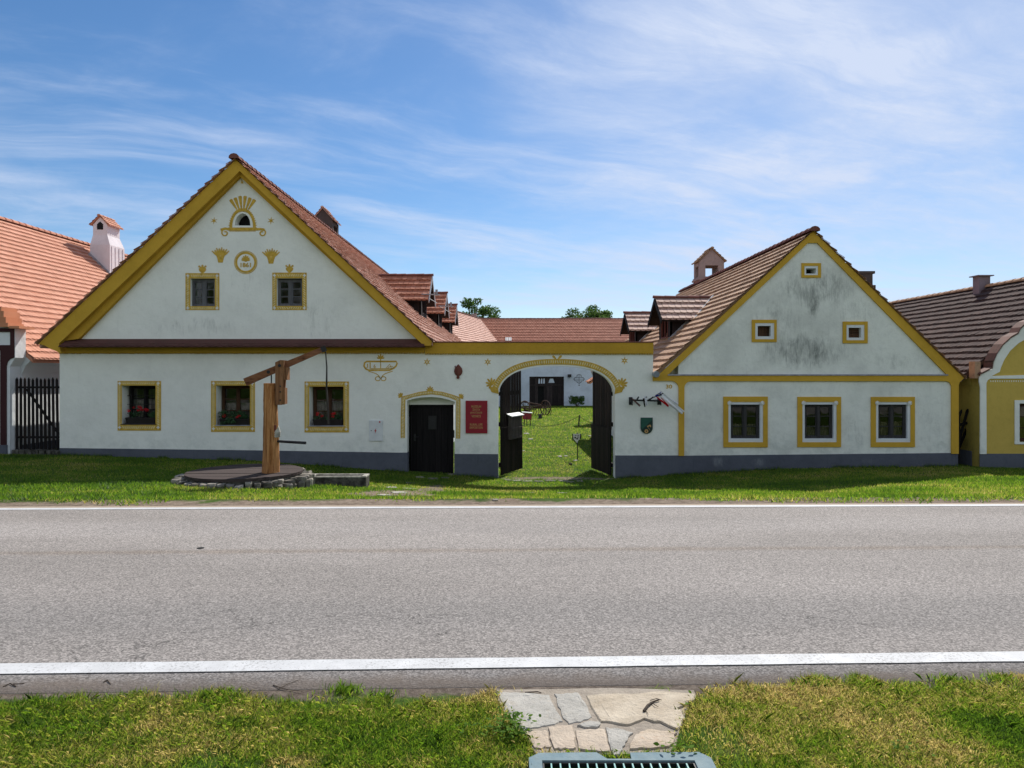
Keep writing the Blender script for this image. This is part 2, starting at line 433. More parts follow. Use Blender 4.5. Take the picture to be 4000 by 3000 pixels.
XS = sorted(set([-400, -150, -80, -50, -40] + [round(v, 3) for v in np.arange(-32, 32.01, 1.0)] + [40, 50, 80, 150, 400] + list(np.round(np.arange(-3, 3.01, .5), 3)) + [float(v) for v in _bx]))
def rr(a, b, t): return lambda x: (1-t)*a(x) + t*b(x)
c_ = lambda v: (lambda x: v)
rows = [c_(-300), c_(-60), c_(-10), c_(0), c_(1.5), c_(2.4)] + [rr(c_(2.6), yr0, t) for t in (0, .25, .5, .75, 1)]
rows += [rr(yr0, yr1, t) for t in (.02, .25, .5, .75, .98, 1)]
rows += [(lambda x: yr1(x)+.25), (lambda x: yr1(x)+.5)] + [rr(yr1, c_(D), t) for t in np.linspace(.10, 1, 14)]
rows += [c_(v) for v in (20.5, 22, 25, 30, 36, 44, 52, 62, 72.4, 90, 130, 220, 500)]
def gz_sheet(x, y):
    a, b = yr0(x), yr1(x)
    z = float(gz(x, y))
    if a + .05 < y < b - .05: z -= .04
    return z
v, f = strip_mesh(XS, rows, gz_sheet)
gm = MB(); gm.add(v, f)
ground = gm.build('ground', ground_mat(), fixn=False, smooth=True); tag(ground, kind='structure')

def road_mat():
    k = NT('worn asphalt with pale chippings')
    xyz = k.sep(); x, y = xyz[0], xyz[1]
    yy = k.math('SUBTRACT', y, k.math('MULTIPLY', x, .024))
    base = k.mix(k.ramp(k.noise(.5, 4, .5, k.mapping((.25, 1, 1))), .3, .7), (.262, .236, .212), (.345, .311, .283))
    base = k.mix(k.math('MULTIPLY', k.ramp(k.noise(.9, 6, .62, k.mapping((.45, 1.3, 1))), .50, .70), .30), base, (.20, .182, .165))
    base = k.mix(k.ramp(yy, 4.3, 9.0), k.mix(.5, base, (.245, .225, .21)), base)
    # wheel tracks and the tan seam between the two lanes
    base = k.mix(k.math('MULTIPLY', k.ramp(k.math('ABSOLUTE', k.math('SUBTRACT', yy, 5.0)), .1, .7, 1, 0), .40), base, (.185, .175, .165))
    base = k.mix(k.math('MULTIPLY', k.ramp(k.math('ABSOLUTE', k.math('SUBTRACT', yy, 8.35)), .2, .7, 1, 0), .25), base, (.38, .35, .33))
    seam = k.math('ADD', k.math('ABSOLUTE', k.math('SUBTRACT', yy, 7.05)), k.math('MULTIPLY', k.noise(1.3, 5, .6), .22))
    base = k.mix(k.math('MULTIPLY', k.ramp(seam, .1, .26, 1, 0), .42), base, (.20, .15, .105))
    # aggregate
    v1 = k.voro(95, 'F1', out='Color'); sp = k.sep(v1)
    agg = k.ramp(sp[0], 0, 1, .62, 1.32)
    n2 = k.ramp(k.noise(70, 3, .7), .35, .68, .74, 1.22)
    m = k.n('ShaderNodeVectorMath', operation='SCALE'); k.l(base, m.inputs[0]); k.l(k.math('MULTIPLY', agg, n2), m.inputs['Scale'])
    c = m.outputs[0]
    pit = k.ramp(k.noise(34, 5, .75), .62, .74); c = k.mix(k.math('MULTIPLY', pit, .4), c, (.07, .065, .062))
    # hairline cracks, mostly along the near wheel track
    wv = k.mapping((.55, 1.6, 1)); 
    ad = k.n('ShaderNodeVectorMath', operation='ADD'); k.l(wv, ad.inputs[0])
    nzc = k.n('ShaderNodeTexNoise'); nzc.inputs['Scale'].default_value = 2.2; nzc.inputs['Detail'].default_value = 5; k.l(k.co.outputs['Object'], nzc.inputs['Vector'])
    scl = k.n('ShaderNodeVectorMath', operation='SCALE'); k.l(nzc.outputs['Color'], scl.inputs[0]); scl.inputs['Scale'].default_value = .9; k.l(scl.outputs[0], ad.inputs[1])
    cr = k.ramp(k.voro(.9, 'DISTANCE_TO_EDGE', ad.outputs[0]), .0, .007, 1, 0)
    crm = k.math('MULTIPLY', k.ramp(k.noise(.8, 3, .5), .47, .55), k.ramp(k.math('ABSOLUTE', k.math('SUBTRACT', yy, 4.65)), .35, .7, 1, 0))
    c = k.mix(k.math('MULTIPLY', k.math('MULTIPLY', cr, crm), .6), c, (.03, .028, .026))
    # dust gathering towards both edges
    e0 = k.ramp(k.math('ADD', yy, k.math('MULTIPLY', k.noise(2.5, 6, .7), -.35)), 3.62, 3.80, 1, 0)
    c = k.mix(k.math('MULTIPLY', e0, .75), c, (.23, .18, .14))
    e1 = k.ramp(k.math('ADD', yy, k.math('MULTIPLY', k.noise(1.5, 6, .7), .22)), 9.86, 10.02)
    c = k.mix(k.math('MULTIPLY', e1, .85), c, (.30, .235, .175))
    return k.done(k.bsdf(c, .9, .2, k.bump(k.math('ADD', sp[1], k.noise(60, 3, .7)), .55, .008)))
rw = [rr(yr0, yr1, t) for t in [-.003] + list(np.linspace(0, 1, 16)) + [1.002]]
v, f = strip_mesh(XS, rw, lambda x, y: float(gz(x, y)) + ((.002 if abs(y-yr0(x)) < .01 or abs(y-yr1(x)) < .01 else .008) if yr0(x)-.001 <= y <= yr1(x)+.001 else -.04))
rm = MB(); rm.add(v, f); road = rm.build('road', road_mat(), fixn=False, smooth=True); tag(road, kind='structure')

def line_mat():
    k = NT('worn white road paint')
    w = k.ramp(k.math('ADD', k.noise(60, 4, .75), k.math('MULTIPLY', k.noise(3, 3, .5), .25)), .68, .76)
    c = k.mix(k.ramp(k.noise(5, 5, .7), .35, .7), (.50, .50, .495), (.585, .585, .58))
    c = k.mix(k.math('MULTIPLY', w, .7), c, (.22, .21, .20))
    return k.done(k.bsdf(c, .7, .3, k.bump(k.noise(70, 3, .7), .4, .006)))
LM = line_mat()
def marking(ya, slope, w):
    xs = np.arange(-60, 60.01, .05 if False else .25)
    vs = []; fs = []
    for i, x in enumerate(xs):
        j0, j1 = rnd.uniform(-.004, .004), rnd.uniform(-.004, .004)
        for yy in (ya + slope*x + j0, ya + slope*x + w + j1):
            vs.append((x, yy, float(gz(x, yy)) + .012))
        if i: a = 2*i; fs.append((a-2, a, a+1, a-1))
    mb = MB(); mb.add(vs, fs); return tag(mb.build('road_marking', LM, fixn=False), kind='structure')
marking(4.00, .030, .155)
marking(9.66, .020, .15)

# ------------------------------------------------------------------ sky and sun
SUN_EL, SUN_AZ = math.radians(45), math.radians(23)      # azimuth clockwise from +Y (behind the houses)
W = bpy.data.worlds.new('World'); S.world = W; W.use_nodes = True
nt = W.node_tree; nt.nodes.clear()
def wn(t, **kw):
    nd = nt.nodes.new(t)
    for k_, v_ in kw.items(): setattr(nd, k_, v_)
    return nd
def wl(a, b): nt.links.new(a, b)
def wmath(op, a, b=0.0):
    nd = wn('ShaderNodeMath', operation=op)
    for i, q in enumerate((a, b)):
        if hasattr(q, 'is_output'): wl(q, nd.inputs[i])
        else: nd.inputs[i].default_value = q
    return nd.outputs[0]
def wramp(x, a, b, lo=0.0, hi=1.0):
    nd = wn('ShaderNodeMapRange', interpolation_type='SMOOTHSTEP'); nd.clamp = True
    wl(x, nd.inputs[0])
    for i, q in zip((1,2,3,4), (a,b,lo,hi)): nd.inputs[i].default_value = q
    return nd.outputs[0]
sky = wn('ShaderNodeTexSky', sky_type='NISHITA'); sky.sun_disc = False
sky.sun_elevation = SUN_EL; sky.sun_rotation = SUN_AZ; sky.altitude = 450; sky.air_density = 1.0; sky.dust_density = CL['dust']; sky.ozone_density = CL['oz']
tc = wn('ShaderNodeTexCoord'); sp = wn('ShaderNodeSeparateXYZ'); wl(tc.outputs['Generated'], sp.inputs[0])
zc = wmath('ADD', wmath('MAXIMUM', sp.outputs[2], 0.0), .12)
px_ = wmath('DIVIDE', sp.outputs[0], zc); py_ = wmath('DIVIDE', sp.outputs[1], zc)
cb = wn('ShaderNodeCombineXYZ'); wl(px_, cb.inputs[0]); wl(py_, cb.inputs[1])
def wmap(rot, scale, loc=(0,0,0)):
    m0 = wn('ShaderNodeMapping'); m0.inputs['Rotation'].default_value = (0, 0, math.radians(rot)); wl(cb.outputs[0], m0.inputs[0])
    m = wn('ShaderNodeMapping'); m.inputs['Scale'].default_value = scale; m.inputs['Location'].default_value = loc; wl(m0.outputs[0], m.inputs[0]); return m.outputs[0]
def wnoise(vec, sc, det, ro, dist=0):
    n = wn('ShaderNodeTexNoise'); n.inputs['Scale'].default_value = sc; n.inputs['Detail'].default_value = det; n.inputs['Roughness'].default_value = ro; n.inputs['Distortion'].default_value = dist
    wl(vec, n.inputs['Vector']); return n.outputs['Fac']
# fibrous cirrus: a broad veil (thicker towards the sun side) broken into drawn-out strands
warp = wn('ShaderNodeTexNoise'); warp.inputs['Scale'].default_value = .9; warp.inputs['Detail'].default_value = 3; wl(cb.outputs[0], warp.inputs['Vector'])
wv = wn('ShaderNodeVectorMath', operation='MULTIPLY_ADD'); wl(warp.outputs['Color'], wv.inputs[0]); wv.inputs[1].default_value = (CL['warp'],)*3; wl(cb.outputs[0], wv.inputs[2])
cb = wv
streak = wnoise(wmap(CL['rot'], (.50, 1.55, 1), CL['loc']), 1.0, 10, .63, .35)
fibre = wnoise(wmap(CL['rot']+8, (.9, 4.2, 1), (3.1, 1.7, 0)), 1.0, 9, .68, .7)
fine = wnoise(wmap(CL['rot']-22, (2.6, 6.5, 1), (.7, 5.2, 0)), 1.0, 7, .72, .8)
veil = wnoise(wmap(25, (.85, 1.25, 1), CL['vloc']), 1.0, 8, .62, .25)
side = wramp(wmath('DIVIDE', sp.outputs[0], wmath('MAXIMUM', sp.outputs[1], .2)), -.25, .45)
low = wramp(sp.outputs[2], .0, .33, 1, 0)
a = wramp(wmath('ADD', streak, wmath('MULTIPLY', side, .06)), .44, .76)
b = wramp(wmath('ADD', veil, wmath('MULTIPLY', side, .17)), .44, .86)
fib = wramp(wmath('ADD', wmath('MULTIPLY', fibre, .7), wmath('MULTIPLY', fine, .3)), .28, .72, .50, 1.12)
cov = wmath('MULTIPLY', wmath('ADD', wmath('MULTIPLY', a, CL['a']), wmath('MULTIPLY', b, CL['b'])), fib)
cov = wmath('ADD', cov, wmath('MULTIPLY', side, CL['side']))
# one long flat wisp hanging over the ridge of the dated farmhouse
yy_ = wmath('MAXIMUM', sp.outputs[1], .2); u_ = wmath('ADD', wmath('DIVIDE', sp.outputs[0], yy_), .165); v_ = wmath('SUBTRACT', wmath('DIVIDE', sp.outputs[2], yy_), .212)
v_ = wmath('ADD', v_, wmath('MULTIPLY', u_, .21)); v_ = wmath('ADD', v_, wmath('MULTIPLY', wmath('SUBTRACT', fibre, .5), .03))
r_ = wmath('SQRT', wmath('ADD', wmath('POWER', wmath('DIVIDE', u_, .155), 2.0), wmath('POWER', wmath('DIVIDE', wmath('ABSOLUTE', v_), .022), 2.0)))
wisp = wmath('MULTIPLY', wramp(r_, .1, 1.15, 1, 0), wramp(fine, .25, .7, .35, .95))
cov = wmath('ADD', cov, wmath('MULTIPLY', wisp, .55))
# bright cloud added out of view, low behind the viewpoint, to light the house fronts
back = wmath('MULTIPLY', wramp(sp.outputs[1], .05, -.35), wramp(sp.outputs[2], .85, .35))
cov = wmath('MAXIMUM', cov, wmath('MULTIPLY', back, wramp(veil, .15, .5, .75, 1.0)))
cov = wmath('MINIMUM', cov, .95)
hs = wn('ShaderNodeHueSaturation'); hs.inputs['Saturation'].default_value = CL['sat']; hs.inputs['Value'].default_value = CL['val']; wl(sky.outputs[0], hs.inputs['Color'])
mx = wn('ShaderNodeMix', data_type='RGBA'); wl(cov, mx.inputs[0]); wl(hs.outputs[0], mx.inputs[6]); cc = wn('ShaderNodeMix', data_type='RGBA'); wl(back, cc.inputs[0]); cc.inputs[6].default_value = (*CL['col'], 1); cc.inputs[7].default_value = (*CL['bcol'], 1); wl(cc.outputs[2], mx.inputs[7])
bg = wn('ShaderNodeBackground'); bg.inputs['Strength'].default_value = CL['strength']
wl(mx.outputs[2], bg.inputs['Color'])
wo = wn('ShaderNodeOutputWorld'); wl(bg.outputs[0], wo.inputs['Surface'])

sd = bpy.data.lights.new('sun', 'SUN'); sd.energy = CL['sun']; sd.angle = math.radians(.5); sd.color = (1.0, .955, .88)
so = bpy.data.objects.new('sun', sd); COL.objects.link(so)
dv = Vector((math.sin(SUN_AZ)*math.cos(SUN_EL), math.cos(SUN_AZ)*math.cos(SUN_EL), math.sin(SUN_EL)))
so.rotation_euler = dv.to_track_quat('Z', 'Y').to_euler(); so.location = (10, 40, 40)

cam = bpy.data.cameras.new('camera'); cam.sensor_width = 36; cam.lens = 36*F/4000; cam.shift_y = -(1500-HOR)/4000
cam.clip_start = .05; cam.clip_end = 3000
co = bpy.data.objects.new('camera', cam); COL.objects.link(co); co.location = (0, 0, EYE); co.rotation_euler = (math.pi/2, 0, 0)
S.camera = co
S.view_settings.view_transform = 'Standard'; S.view_settings.look = 'None'; S.view_settings.gamma = 1; S.view_settings.exposure = CL['exp']
# ------------------------------------------------------------------ roofs, chimneys, windows
def tiles(mb, O, u, v, Lu, Lv, p=.27, w=.19, t=.046, lean=1.0, rag=.003, m=0, keep=None):
    """courses of round-ended plain tiles laid on a slope: u along the eave, v up the slope"""
    O, u, v = Vector(O), Vector(u).normalized(), Vector(v).normalized()
    n = u.cross(v).normalized()
    if n.z < 0: n = -n
    rows = max(1, int(round(Lv/p))); p = Lv/rows
    cols = int(Lu/w)+2
    arc = [(-.485, .14), (-.34, .05), (0, 0), (.34, .05), (.485, .14)]
    for r in range(rows):
        for layer in (0, 1):          # every course is two layers of tiles, the upper one set half a tile over
            off = ((r + layer) % 2)*.5*w; vb = r*p - (.038 if layer == 0 else 0); hb = t*lean*(.52 if layer == 0 else 1.0)
            for c in range(cols):
                cu = c*w + off - .25*w
                if cu < -.3*w or cu > Lu + .3*w: continue
                if keep and not keep(cu, r*p): continue
                dj = rnd.uniform(-rag, rag); lift = hb*(1+rnd.uniform(-.07, .07)); tl = rnd.uniform(-.003, .003)
                top = []; low = []
                for sx, sy in arc:
                    a = min(max(cu + sx*w*.985, 0), Lu); b = vb + sy*w*1.1 - .02 + dj
                    h = lift + sx*tl*2
                    top.append(O + u*a + v*b + n*h); low.append(O + u*a + v*(b+.002) + n*(h-.018))
                bb = (r+1)*p + .01 if layer else r*p + .12
                e1 = O + u*min(max(cu+.485*w,0),Lu) + v*bb + n*(.008 if layer else hb*.8); e0 = O + u*min(max(cu-.485*w,0),Lu) + v*bb + n*(.008 if layer else hb*.8)
                vs = top + [e1, e0] + low
                fs = [(0,1,2,3,4,5,6)] + [(i, 7+i, 8+i, i+1) for i in range(4)]
                mb.add(vs, fs, m, rnd.random())

def ridge_caps(mb, p, q, r=.13, L=.36, n=7, arc=200):
    p, q = Vector(p), Vector(q); d = (q-p); k = max(1, int(d.length/L)); d = d/k
    dn = d.normalized(); side = dn.cross(Vector((0,0,1))).normalized(); up = side.cross(dn)
    for i in range(k):
        tnt = rnd.random(); vs = []; fs = []
        a0 = p + d*i - dn*.03; a1 = p + d*(i+1) + dn*.02
        j = rnd.uniform(-.006, .006)
        for c, rad in ((a0, r*1.14), (a1, r*.93)):
            for s in range(n):
                th = math.radians(-(arc-180)/2 + arc*s/(n-1))
                vs.append(c + side*math.cos(th)*rad + up*(math.sin(th)*rad*.8 + j))
            
        fs = [(s, s+1, n+s+1, n+s) for s in range(n-1)] + [tuple(range(n)), tuple(range(n, 2*n))]
        mb.add(vs, fs, 0, tnt)

def slab(mb, prof, y0, y1, th=.13):
    """roof deck under the tiles: prof = [(x,z)...] along the slope line"""
    low = [(x, z - th) for x, z in reversed(prof)]
    mb.plate([list(prof) + low], y0, y1)

def ring(l, r, b, t): return [(l, b), (r, b), (r, t), (l, t)]

def rope_frame(parent, outer, inner, y, strokes=True, crown=False):
    """ochre painted surround with pale diagonal strokes, in photo pixels (l,r,top,bottom)"""
    l, r, t, b = outer; il, ir, it, ib = inner
    L, R, T, B = fx(l), fx(r), fz(t), fz(b); iL, iR, iT, iB = fx(il), fx(ir), fz(it), fz(ib)
    mb = MB()
    mb.plate([ring(L, R, B, T), ring(iL, iR, iB, iT)], y-.012, y)
    yy = y-.016
    def stroke(cx, cz, dx, dz, w=.017):
        d = math.hypot(dx, dz); nx, nz = -dz/d*w/2, dx/d*w/2
        mb.plate([[(cx-dx+nx*.6, cz-dz+nz*.6), (cx-dx-nx*.6, cz-dz-nz*.6), (cx-nx*1.5, cz-nz*1.5), (cx+dx-nx*.5, cz+dz-nz*.5), (cx+dx+nx*.5, cz+dz+nz*.5), (cx+nx*1.5, cz+nz*1.5)]], yy, y-.011, 1, sides=True, back=False)
    if strokes:
        pitch = .062
        for (x0, x1, zc, ww) in ((iL-.02, iR+.02, (T+iT)/2, T-iT), (iL-.02, iR+.02, (B+iB)/2, iB-B)):
            k = int((x1-x0)/pitch)
            for i in range(1, k):
                x = x0 + (x1-x0)*i/k; s = 1 if x < (x0+x1)/2 else -1
                stroke(x+rnd.uniform(-.004,.004), zc, -s*.022, ww*.25)
        for (xc, ww, s) in (((L+iL)/2, iL-L, 1), ((R+iR)/2, R-iR, -1)):
            k = int((iT-iB)/pitch)
            for i in range(0, k+1):
                z = iB + (iT-iB)*i/k
                stroke(xc, z+rnd.uniform(-.004,.004), ww*.26, s*.018*1.6)
        for cx in ((L+iL)/2, (R+iR)/2):
            for cz in ((T+iT)/2, (B+iB)/2):
                pl = [(cx + .038*math.cos(a)*(1+.35*math.cos(4*a)), cz + .038*math.sin(a)*(1+.35*math.cos(4*a))) for a in [2*math.pi*i/24 for i in range(24)]]
                mb.plate([pl], yy, y-.011, 2, back=False)
    return mb

def casement(name, parent, l, r, t, b, y, frame_mat, wide=.05, bars=2, depth=.06, mull=.06, curtain=None, tilt=None, sash=.03):
    """two-leaf window with glazing bars; world coords; returns the window object"""
    mb = MB()
    mb.plate([ring(l, r, b, t), ring(l+wide, r-wide, b+wide, t-wide)], y, y+depth)
    cx = (l+r)/2
    mb.box(cx-mull/2, cx+mull/2, y-.006, y+depth, b+wide, t-wide)
    for (a0, a1) in ((l+wide, cx-mull/2), (cx+mull/2, r-wide)):
        q = .012
        mb.plate([ring(a0, a1, b+wide, t-wide), ring(a0+sash, a1-sash, b+wide+sash, t-wide-sash)], y+q, y+depth-.01, 0)
        for i in range(1, bars+1):
            z = b+wide + (t-b-2*wide)*i/(bars+1)
            mb.box(a0+sash-.001, a1-sash+.001, y+q+.006, y+depth-.02, z-.013, z+.013)
    w = mb.build(name, frame_mat, parent)
    g = MB(); 
    for (a0, a1) in ((l+wide, cx-mull/2), (cx+mull/2, r-wide)):
        g.box(a0+.01, a1-.01, y+.034, y+.038, b+wide+.01, t-wide-.01)
    g.build('pane', M['glass'], w)
    if curtain:
        c = MB(); n = 40; z0 = b+.02; z1 = b + (t-b)*curtain[1]
        vs = []; fs = []
        for i in range(n+1):
            x = l+.02 + (r-l-.04)*i/n; yy = y+depth+.07 + .018*math.sin(i*1.3) + .008*math.sin(i*2.9)
            vs += [(x, yy, z0), (x, yy, z1 + .01*math.sin(i*.9))]
            if i: fs.append((2*i-2, 2*i, 2*i+1, 2*i-1))
        c.add(vs, fs); c.build('curtain', curtain[0], w, fixn=False)
    return w

# brush-painted motifs (thin paint laid on the plaster, y = wall face)
def star_pts(cx, cz, r, n=6, k=.36, rot=0):
    return [(cx + (r if i % 2 == 0 else r*k)*math.sin(rot+math.pi*i/n), cz + (r if i % 2 == 0 else r*k)*math.cos(rot+math.pi*i/n)) for i in range(2*n)]
def petal_pts(x, z, ang, L, w0, w1, w2=.0):
    """leaf shape from (x,z) along angle (0 = up)"""
    s, c = math.sin(ang), math.cos(ang)
    loc = [(-w0/2,0),(w0/2,0),(w1/2,L*.62),(w1*.36,L*.88),(0,L),(-w1*.36,L*.88),(-w1/2,L*.62)]
    return [(x + a*c + b*s, z - a*s + b*c) for a, b in loc]
def sprig(mb, x, z, ang, size, n=5, spread=1.1, y=D, m=0):
    for i in range(n):
        a = ang + spread*(i/(n-1)*2-1)
        L = size*(1 - .22*abs(i/(n-1)*2-1))
        mb.plate([petal_pts(x, z, a, L, size*.07, size*.30)], y-.006-.0006*i, y, m, back=False)
def ribbon(mb, pts, w, y=D, m=0, closed=False, dy=.006):
    """painted line of width w through pts"""
    n = len(pts); a = []; b = []
    for i in range(n):
        p0 = pts[(i-1) % n] if (closed or i > 0) else pts[i]; p1 = pts[(i+1) % n] if (closed or i < n-1) else pts[i]
        dx, dz = p1[0]-p0[0], p1[1]-p0[1]; d = math.hypot(dx, dz) or 1
        nx, nz = -dz/d*w/2, dx/d*w/2
        a.append((pts[i][0]+nx, pts[i][1]+nz)); b.append((pts[i][0]-nx, pts[i][1]-nz))
    vs = [(p[0], y-dy, p[1]) for p in a] + [(p[0], y-dy, p[1]) for p in b] + [(p[0], y, p[1]) for p in a] + [(p[0], y, p[1]) for p in b]
    fs = []
    for i in range(n if closed else n-1):
        j = (i+1) % n
        fs += [(i, j, n+j, n+i), (i, 2*n+i, 2*n+j, j), (n+i, n+j, 3*n+j, 3*n+i)]
    mb.add(vs, fs, m)
def circ(cx, cz, r, n=40, a0=0, a1=2*math.pi): return [(cx + r*math.cos(a0+(a1-a0)*i/n), cz + r*math.sin(a0+(a1-a0)*i/n)) for i in range(n)]
def spiral(cx, cz, r0, r1, a0, a1, n=26): return [(cx + (r0+(r1-r0)*i/n)*math.cos(a0+(a1-a0)*i/n), cz + (r0+(r1-r0)*i/n)*math.sin(a0+(a1-a0)*i/n)) for i in range(n+1)]
def cap_tiles(mb, x0, x1, y0, y1, ze, zr, ov=.08, axis='y', p=.2, w=.17):
    """little saddle roof of tiles; ridge along axis"""
    if axis == 'y':
        xm = (x0+x1)/2; h = math.hypot(xm-x0+ov, zr-ze)
        for sx, xe in ((1, x0-ov), (-1, x1+ov)):
            tiles(mb, (xe, y0-ov, ze), (0,1,0), (sx*(xm-x0+ov), 0, zr-ze), y1-y0+2*ov, h, p, w)
        mb.plate([[(x0-ov, ze-.03), (x0-ov, ze), (xm, zr), (x1+ov, ze), (x1+ov, ze-.03), (xm, zr-.035)]], y0-ov+.01, y1+ov-.01)
        ridge_caps(mb, (xm, y0-ov, zr), (xm, y1+ov, zr), .075, .3)
    else:
        ym = (y0+y1)/2; h = math.hypot(ym-y0+ov, zr-ze)
        for sy, ye in ((1, y0-ov), (-1, y1+ov)):
            tiles(mb, (x0-ov, ye, ze), (1,0,0), (0, sy*(ym-y0+ov), zr-ze), x1-x0+2*ov, h, p, w)
        mb.plate([[(y0-ov, ze-.03), (y0-ov, ze), (ym, zr), (y1+ov, ze), (y1+ov, ze-.03), (ym, zr-.035)]], x0-ov+.01, x1+ov-.01, axis='x')
        ridge_caps(mb, (x0-ov, ym, zr), (x1+ov, ym, zr), .075, .3)

# =================================================================== dated farmhouse (left)
XL, XR, XS = -13.0, fx(1659), fx(1562)
farm = thing('farmhouse', (-7.75, D, -1.0), 'white farmhouse with ochre gable dated 1861 and geranium windows, behind the well pump', 'house')
FA = (fx(935), fz(623, 20.12))                     # roof apex
EL, ER = (fx(172), fz(1343, 20.12)), (fx(1692), fz(1333, 20.12))
wins = [((460,629,1488,1682),(476,608,1506,1657)), ((825,996,1488,1687),(844,977,1506,1662)), ((1190,1363,1490,1689),(1208,1342,1510,1664))]
att = [((725,857,1067,1211),(744,840,1088,1196)), ((1064,1198,1065,1211),(1081,1181,1087,1195))]
def px_ring(q): return ring(fx(q[0]), fx(q[1]), fz(q[3]), fz(q[2]))
hole_v = [P2(917,881), P2(978,881), P2(976,862), P2(969,846), P2(958,836), P2(948,833), P2(937,836), P2(926,846), P2(919,862)]
w = MB()
out = [(XL, base_z(XL)-.4), (XS, base_z(XS)-.4), (XS, fz(1353)), (XR, fz(1353)), (XR, 2.42), (fx(935), fz(655)), (XL, 2.42)]
w.plate([out] + [px_ring(i) for o, i in wins] + [px_ring(i) for o, i in att] + [hole_v], D, D+.5)
w.build('wall', M['white_l'], farm)
w = MB(); w.box(XL, XL+.45, D+.5, 50, -1.6, 2.42); w.box(XR-.45, XR, D+.5, 50, -2, 2.42); w.box(XL, XR, 50, 50.4, -2, 2.42)
w.box(XL+.45, XR-.45, D+.5, 49.9, 1.9, 2.05)
w.build('side_wall', M['white'], farm)
# plinth follows the sloping ground
pl = MB()
tops = [(XL, fz(1750)), (-7.36, fz(1759)), (XS, fz(1768))]
bots = [(x, float(base_z(x))-.35) for x in np.linspace(XS, XL, 9)]
pl.plate([tops + bots], D-.014, D)
pl.build('plinth', M['plinth'], farm)

def house_roof(parent, A, E0, E1, y0, y1, mat, rmat, lit=1, p=.27, w=.19, near=1.2, name='roof', tilt=.07):
    """saddle roof with ridge along y; lit: +1 = right slope tiled all along, -1 = left slope; the other slope near the verge only"""
    mb = MB()
    slab(mb, [E0, A, E1], y0+.16, y1, .12)
    for (E, s) in ((E0, -1), (E1, 1)):
        L = math.hypot(A[0]-E[0], A[1]-E[1])
        Lu = (y1-y0) if s == lit else near
        tiles(mb, (E[0], y0, E[1]), (0,1,0), (A[0]-E[0], 0, A[1]-E[1]), Lu, L, p, w, tilt)
    r = mb.build(name, mat, parent, fixn=False)
    rc = MB(); ridge_caps(rc, (A[0], y0-.04, A[1]+.02), (A[0], y1, A[1]+.02)); rc.build('ridge_cap', rmat, r)
    return r
roofF = house_roof(farm, FA, EL, ER, 20.05, 50.4, M['tile_farm'], M['ridge'], 1)

# verge mouldings of the gable
vb = MB()
o_l, o_a, o_r = (EL[0]+.01, EL[1]+.002), (FA[0], FA[1]+.004), (ER[0]-.01, ER[1]+.002)
g_l, g_a, g_r = P2(232,1343,20.14), P2(936,668,20.14), P2(1650,1340,20.14)
vb.plate([[o_l, o_a, o_r, P2(1683,1350,20.14), P2(1655,1350,20.14), g_a, (g_l[0]-.02, g_l[1]), P2(238,1381,20.14), P2(220,1372,20.14), P2(196,1362,20.14), P2(176,1350,20.14)]], 20.14, 20.39)
vb.build('verge', M['ochre'], farm)
vb = MB()
vb.plate([[P2(246,1334), P2(936,664), P2(1650,1334), P2(1627,1324), P2(943,694), P2(318,1324)]], 20.27, D)
vb.build('verge_moulding', M['ochre2'], farm)
# maroon tiled string course and the ochre cove under it
ct = MB()
X0, X1 = fx(238, 20.1), fx(1657, 20.1)
ct.plate([[(20.06, fz(1352,20.06)-.02), (D, fz(1358)), (D, fz(1324)), (20.1, fz(1346,20.1))]], X0, X1, axis='x')
tiles(ct, (X0, 20.03, fz(1353,20.03)), (1,0,0), (0, .36, .17), X1-X0, .40, .13, .2, .03)
ct.build('string_course', M['tile_band'], farm, fixn=False)
def toothed(x0, x1, zt, zb, y0, y1, pitch=.046, d=.035):
    n = int((x1-x0)/pitch); pts = [(x0, zt), (x0, zb)]
    for i in range(n):
        a = x0 + (x1-x0)*i/n; s = (x1-x0)/n
        j = rnd.uniform(-.006, .006)
        pts += [(a+s*.15, zb), (a+s*.3, zb-d+j), (a+s*.65, zb-d+j), (a+s*.8, zb)]
    pts += [(x1, zb), (x1, zt)]
    mb = MB(); mb.plate([pts], y0, y1); return mb
toothed(fx(232), XR, fz(1352), fz(1377), D-.05, D).build('cove', M['ochre2'], farm)

# ground-floor windows with painted rope surrounds
curt = [(M['curtain'], .62), (M['curtain'], .55), (M['curtain'], .6)]
wmats = [M['darkwood'], M['brownwood'], M['brownwood']]
for k, (o, i) in enumerate(wins):
    mb = rope_frame(farm, o, i, D)
    l, r, t, b = fx(i[0]), fx(i[1]), fz(i[2]), fz(i[3])
    wi = casement('window', farm, l+.02, r-.02, t-.02, b+.02, D+.37, wmats[k], .055, 2, .06, .05, curt[k])
    mb.build('surround', [M['paint'], M['cream'], M['flower_white']], wi)
    sl = MB(); sl.box(l-.02, r+.02, D-.03, D+.36, b-.012, b+.012); sl.build('sill', M['lead'] if k else M['greydark'], wi)
    if k == 0:   # iron grille in front of the first window
        gr = MB()
        for q in np.linspace(l+.1, r-.05, 5): gr.tube([(q, D+.30, b), (q, D+.30, t)], .008, 6)
        for q in np.linspace(b+.3, t-.3, 3): gr.tube([(l, D+.29, q), (r, D+.29, q)], .008, 6)
        gr.build('grille', M['iron'], wi)
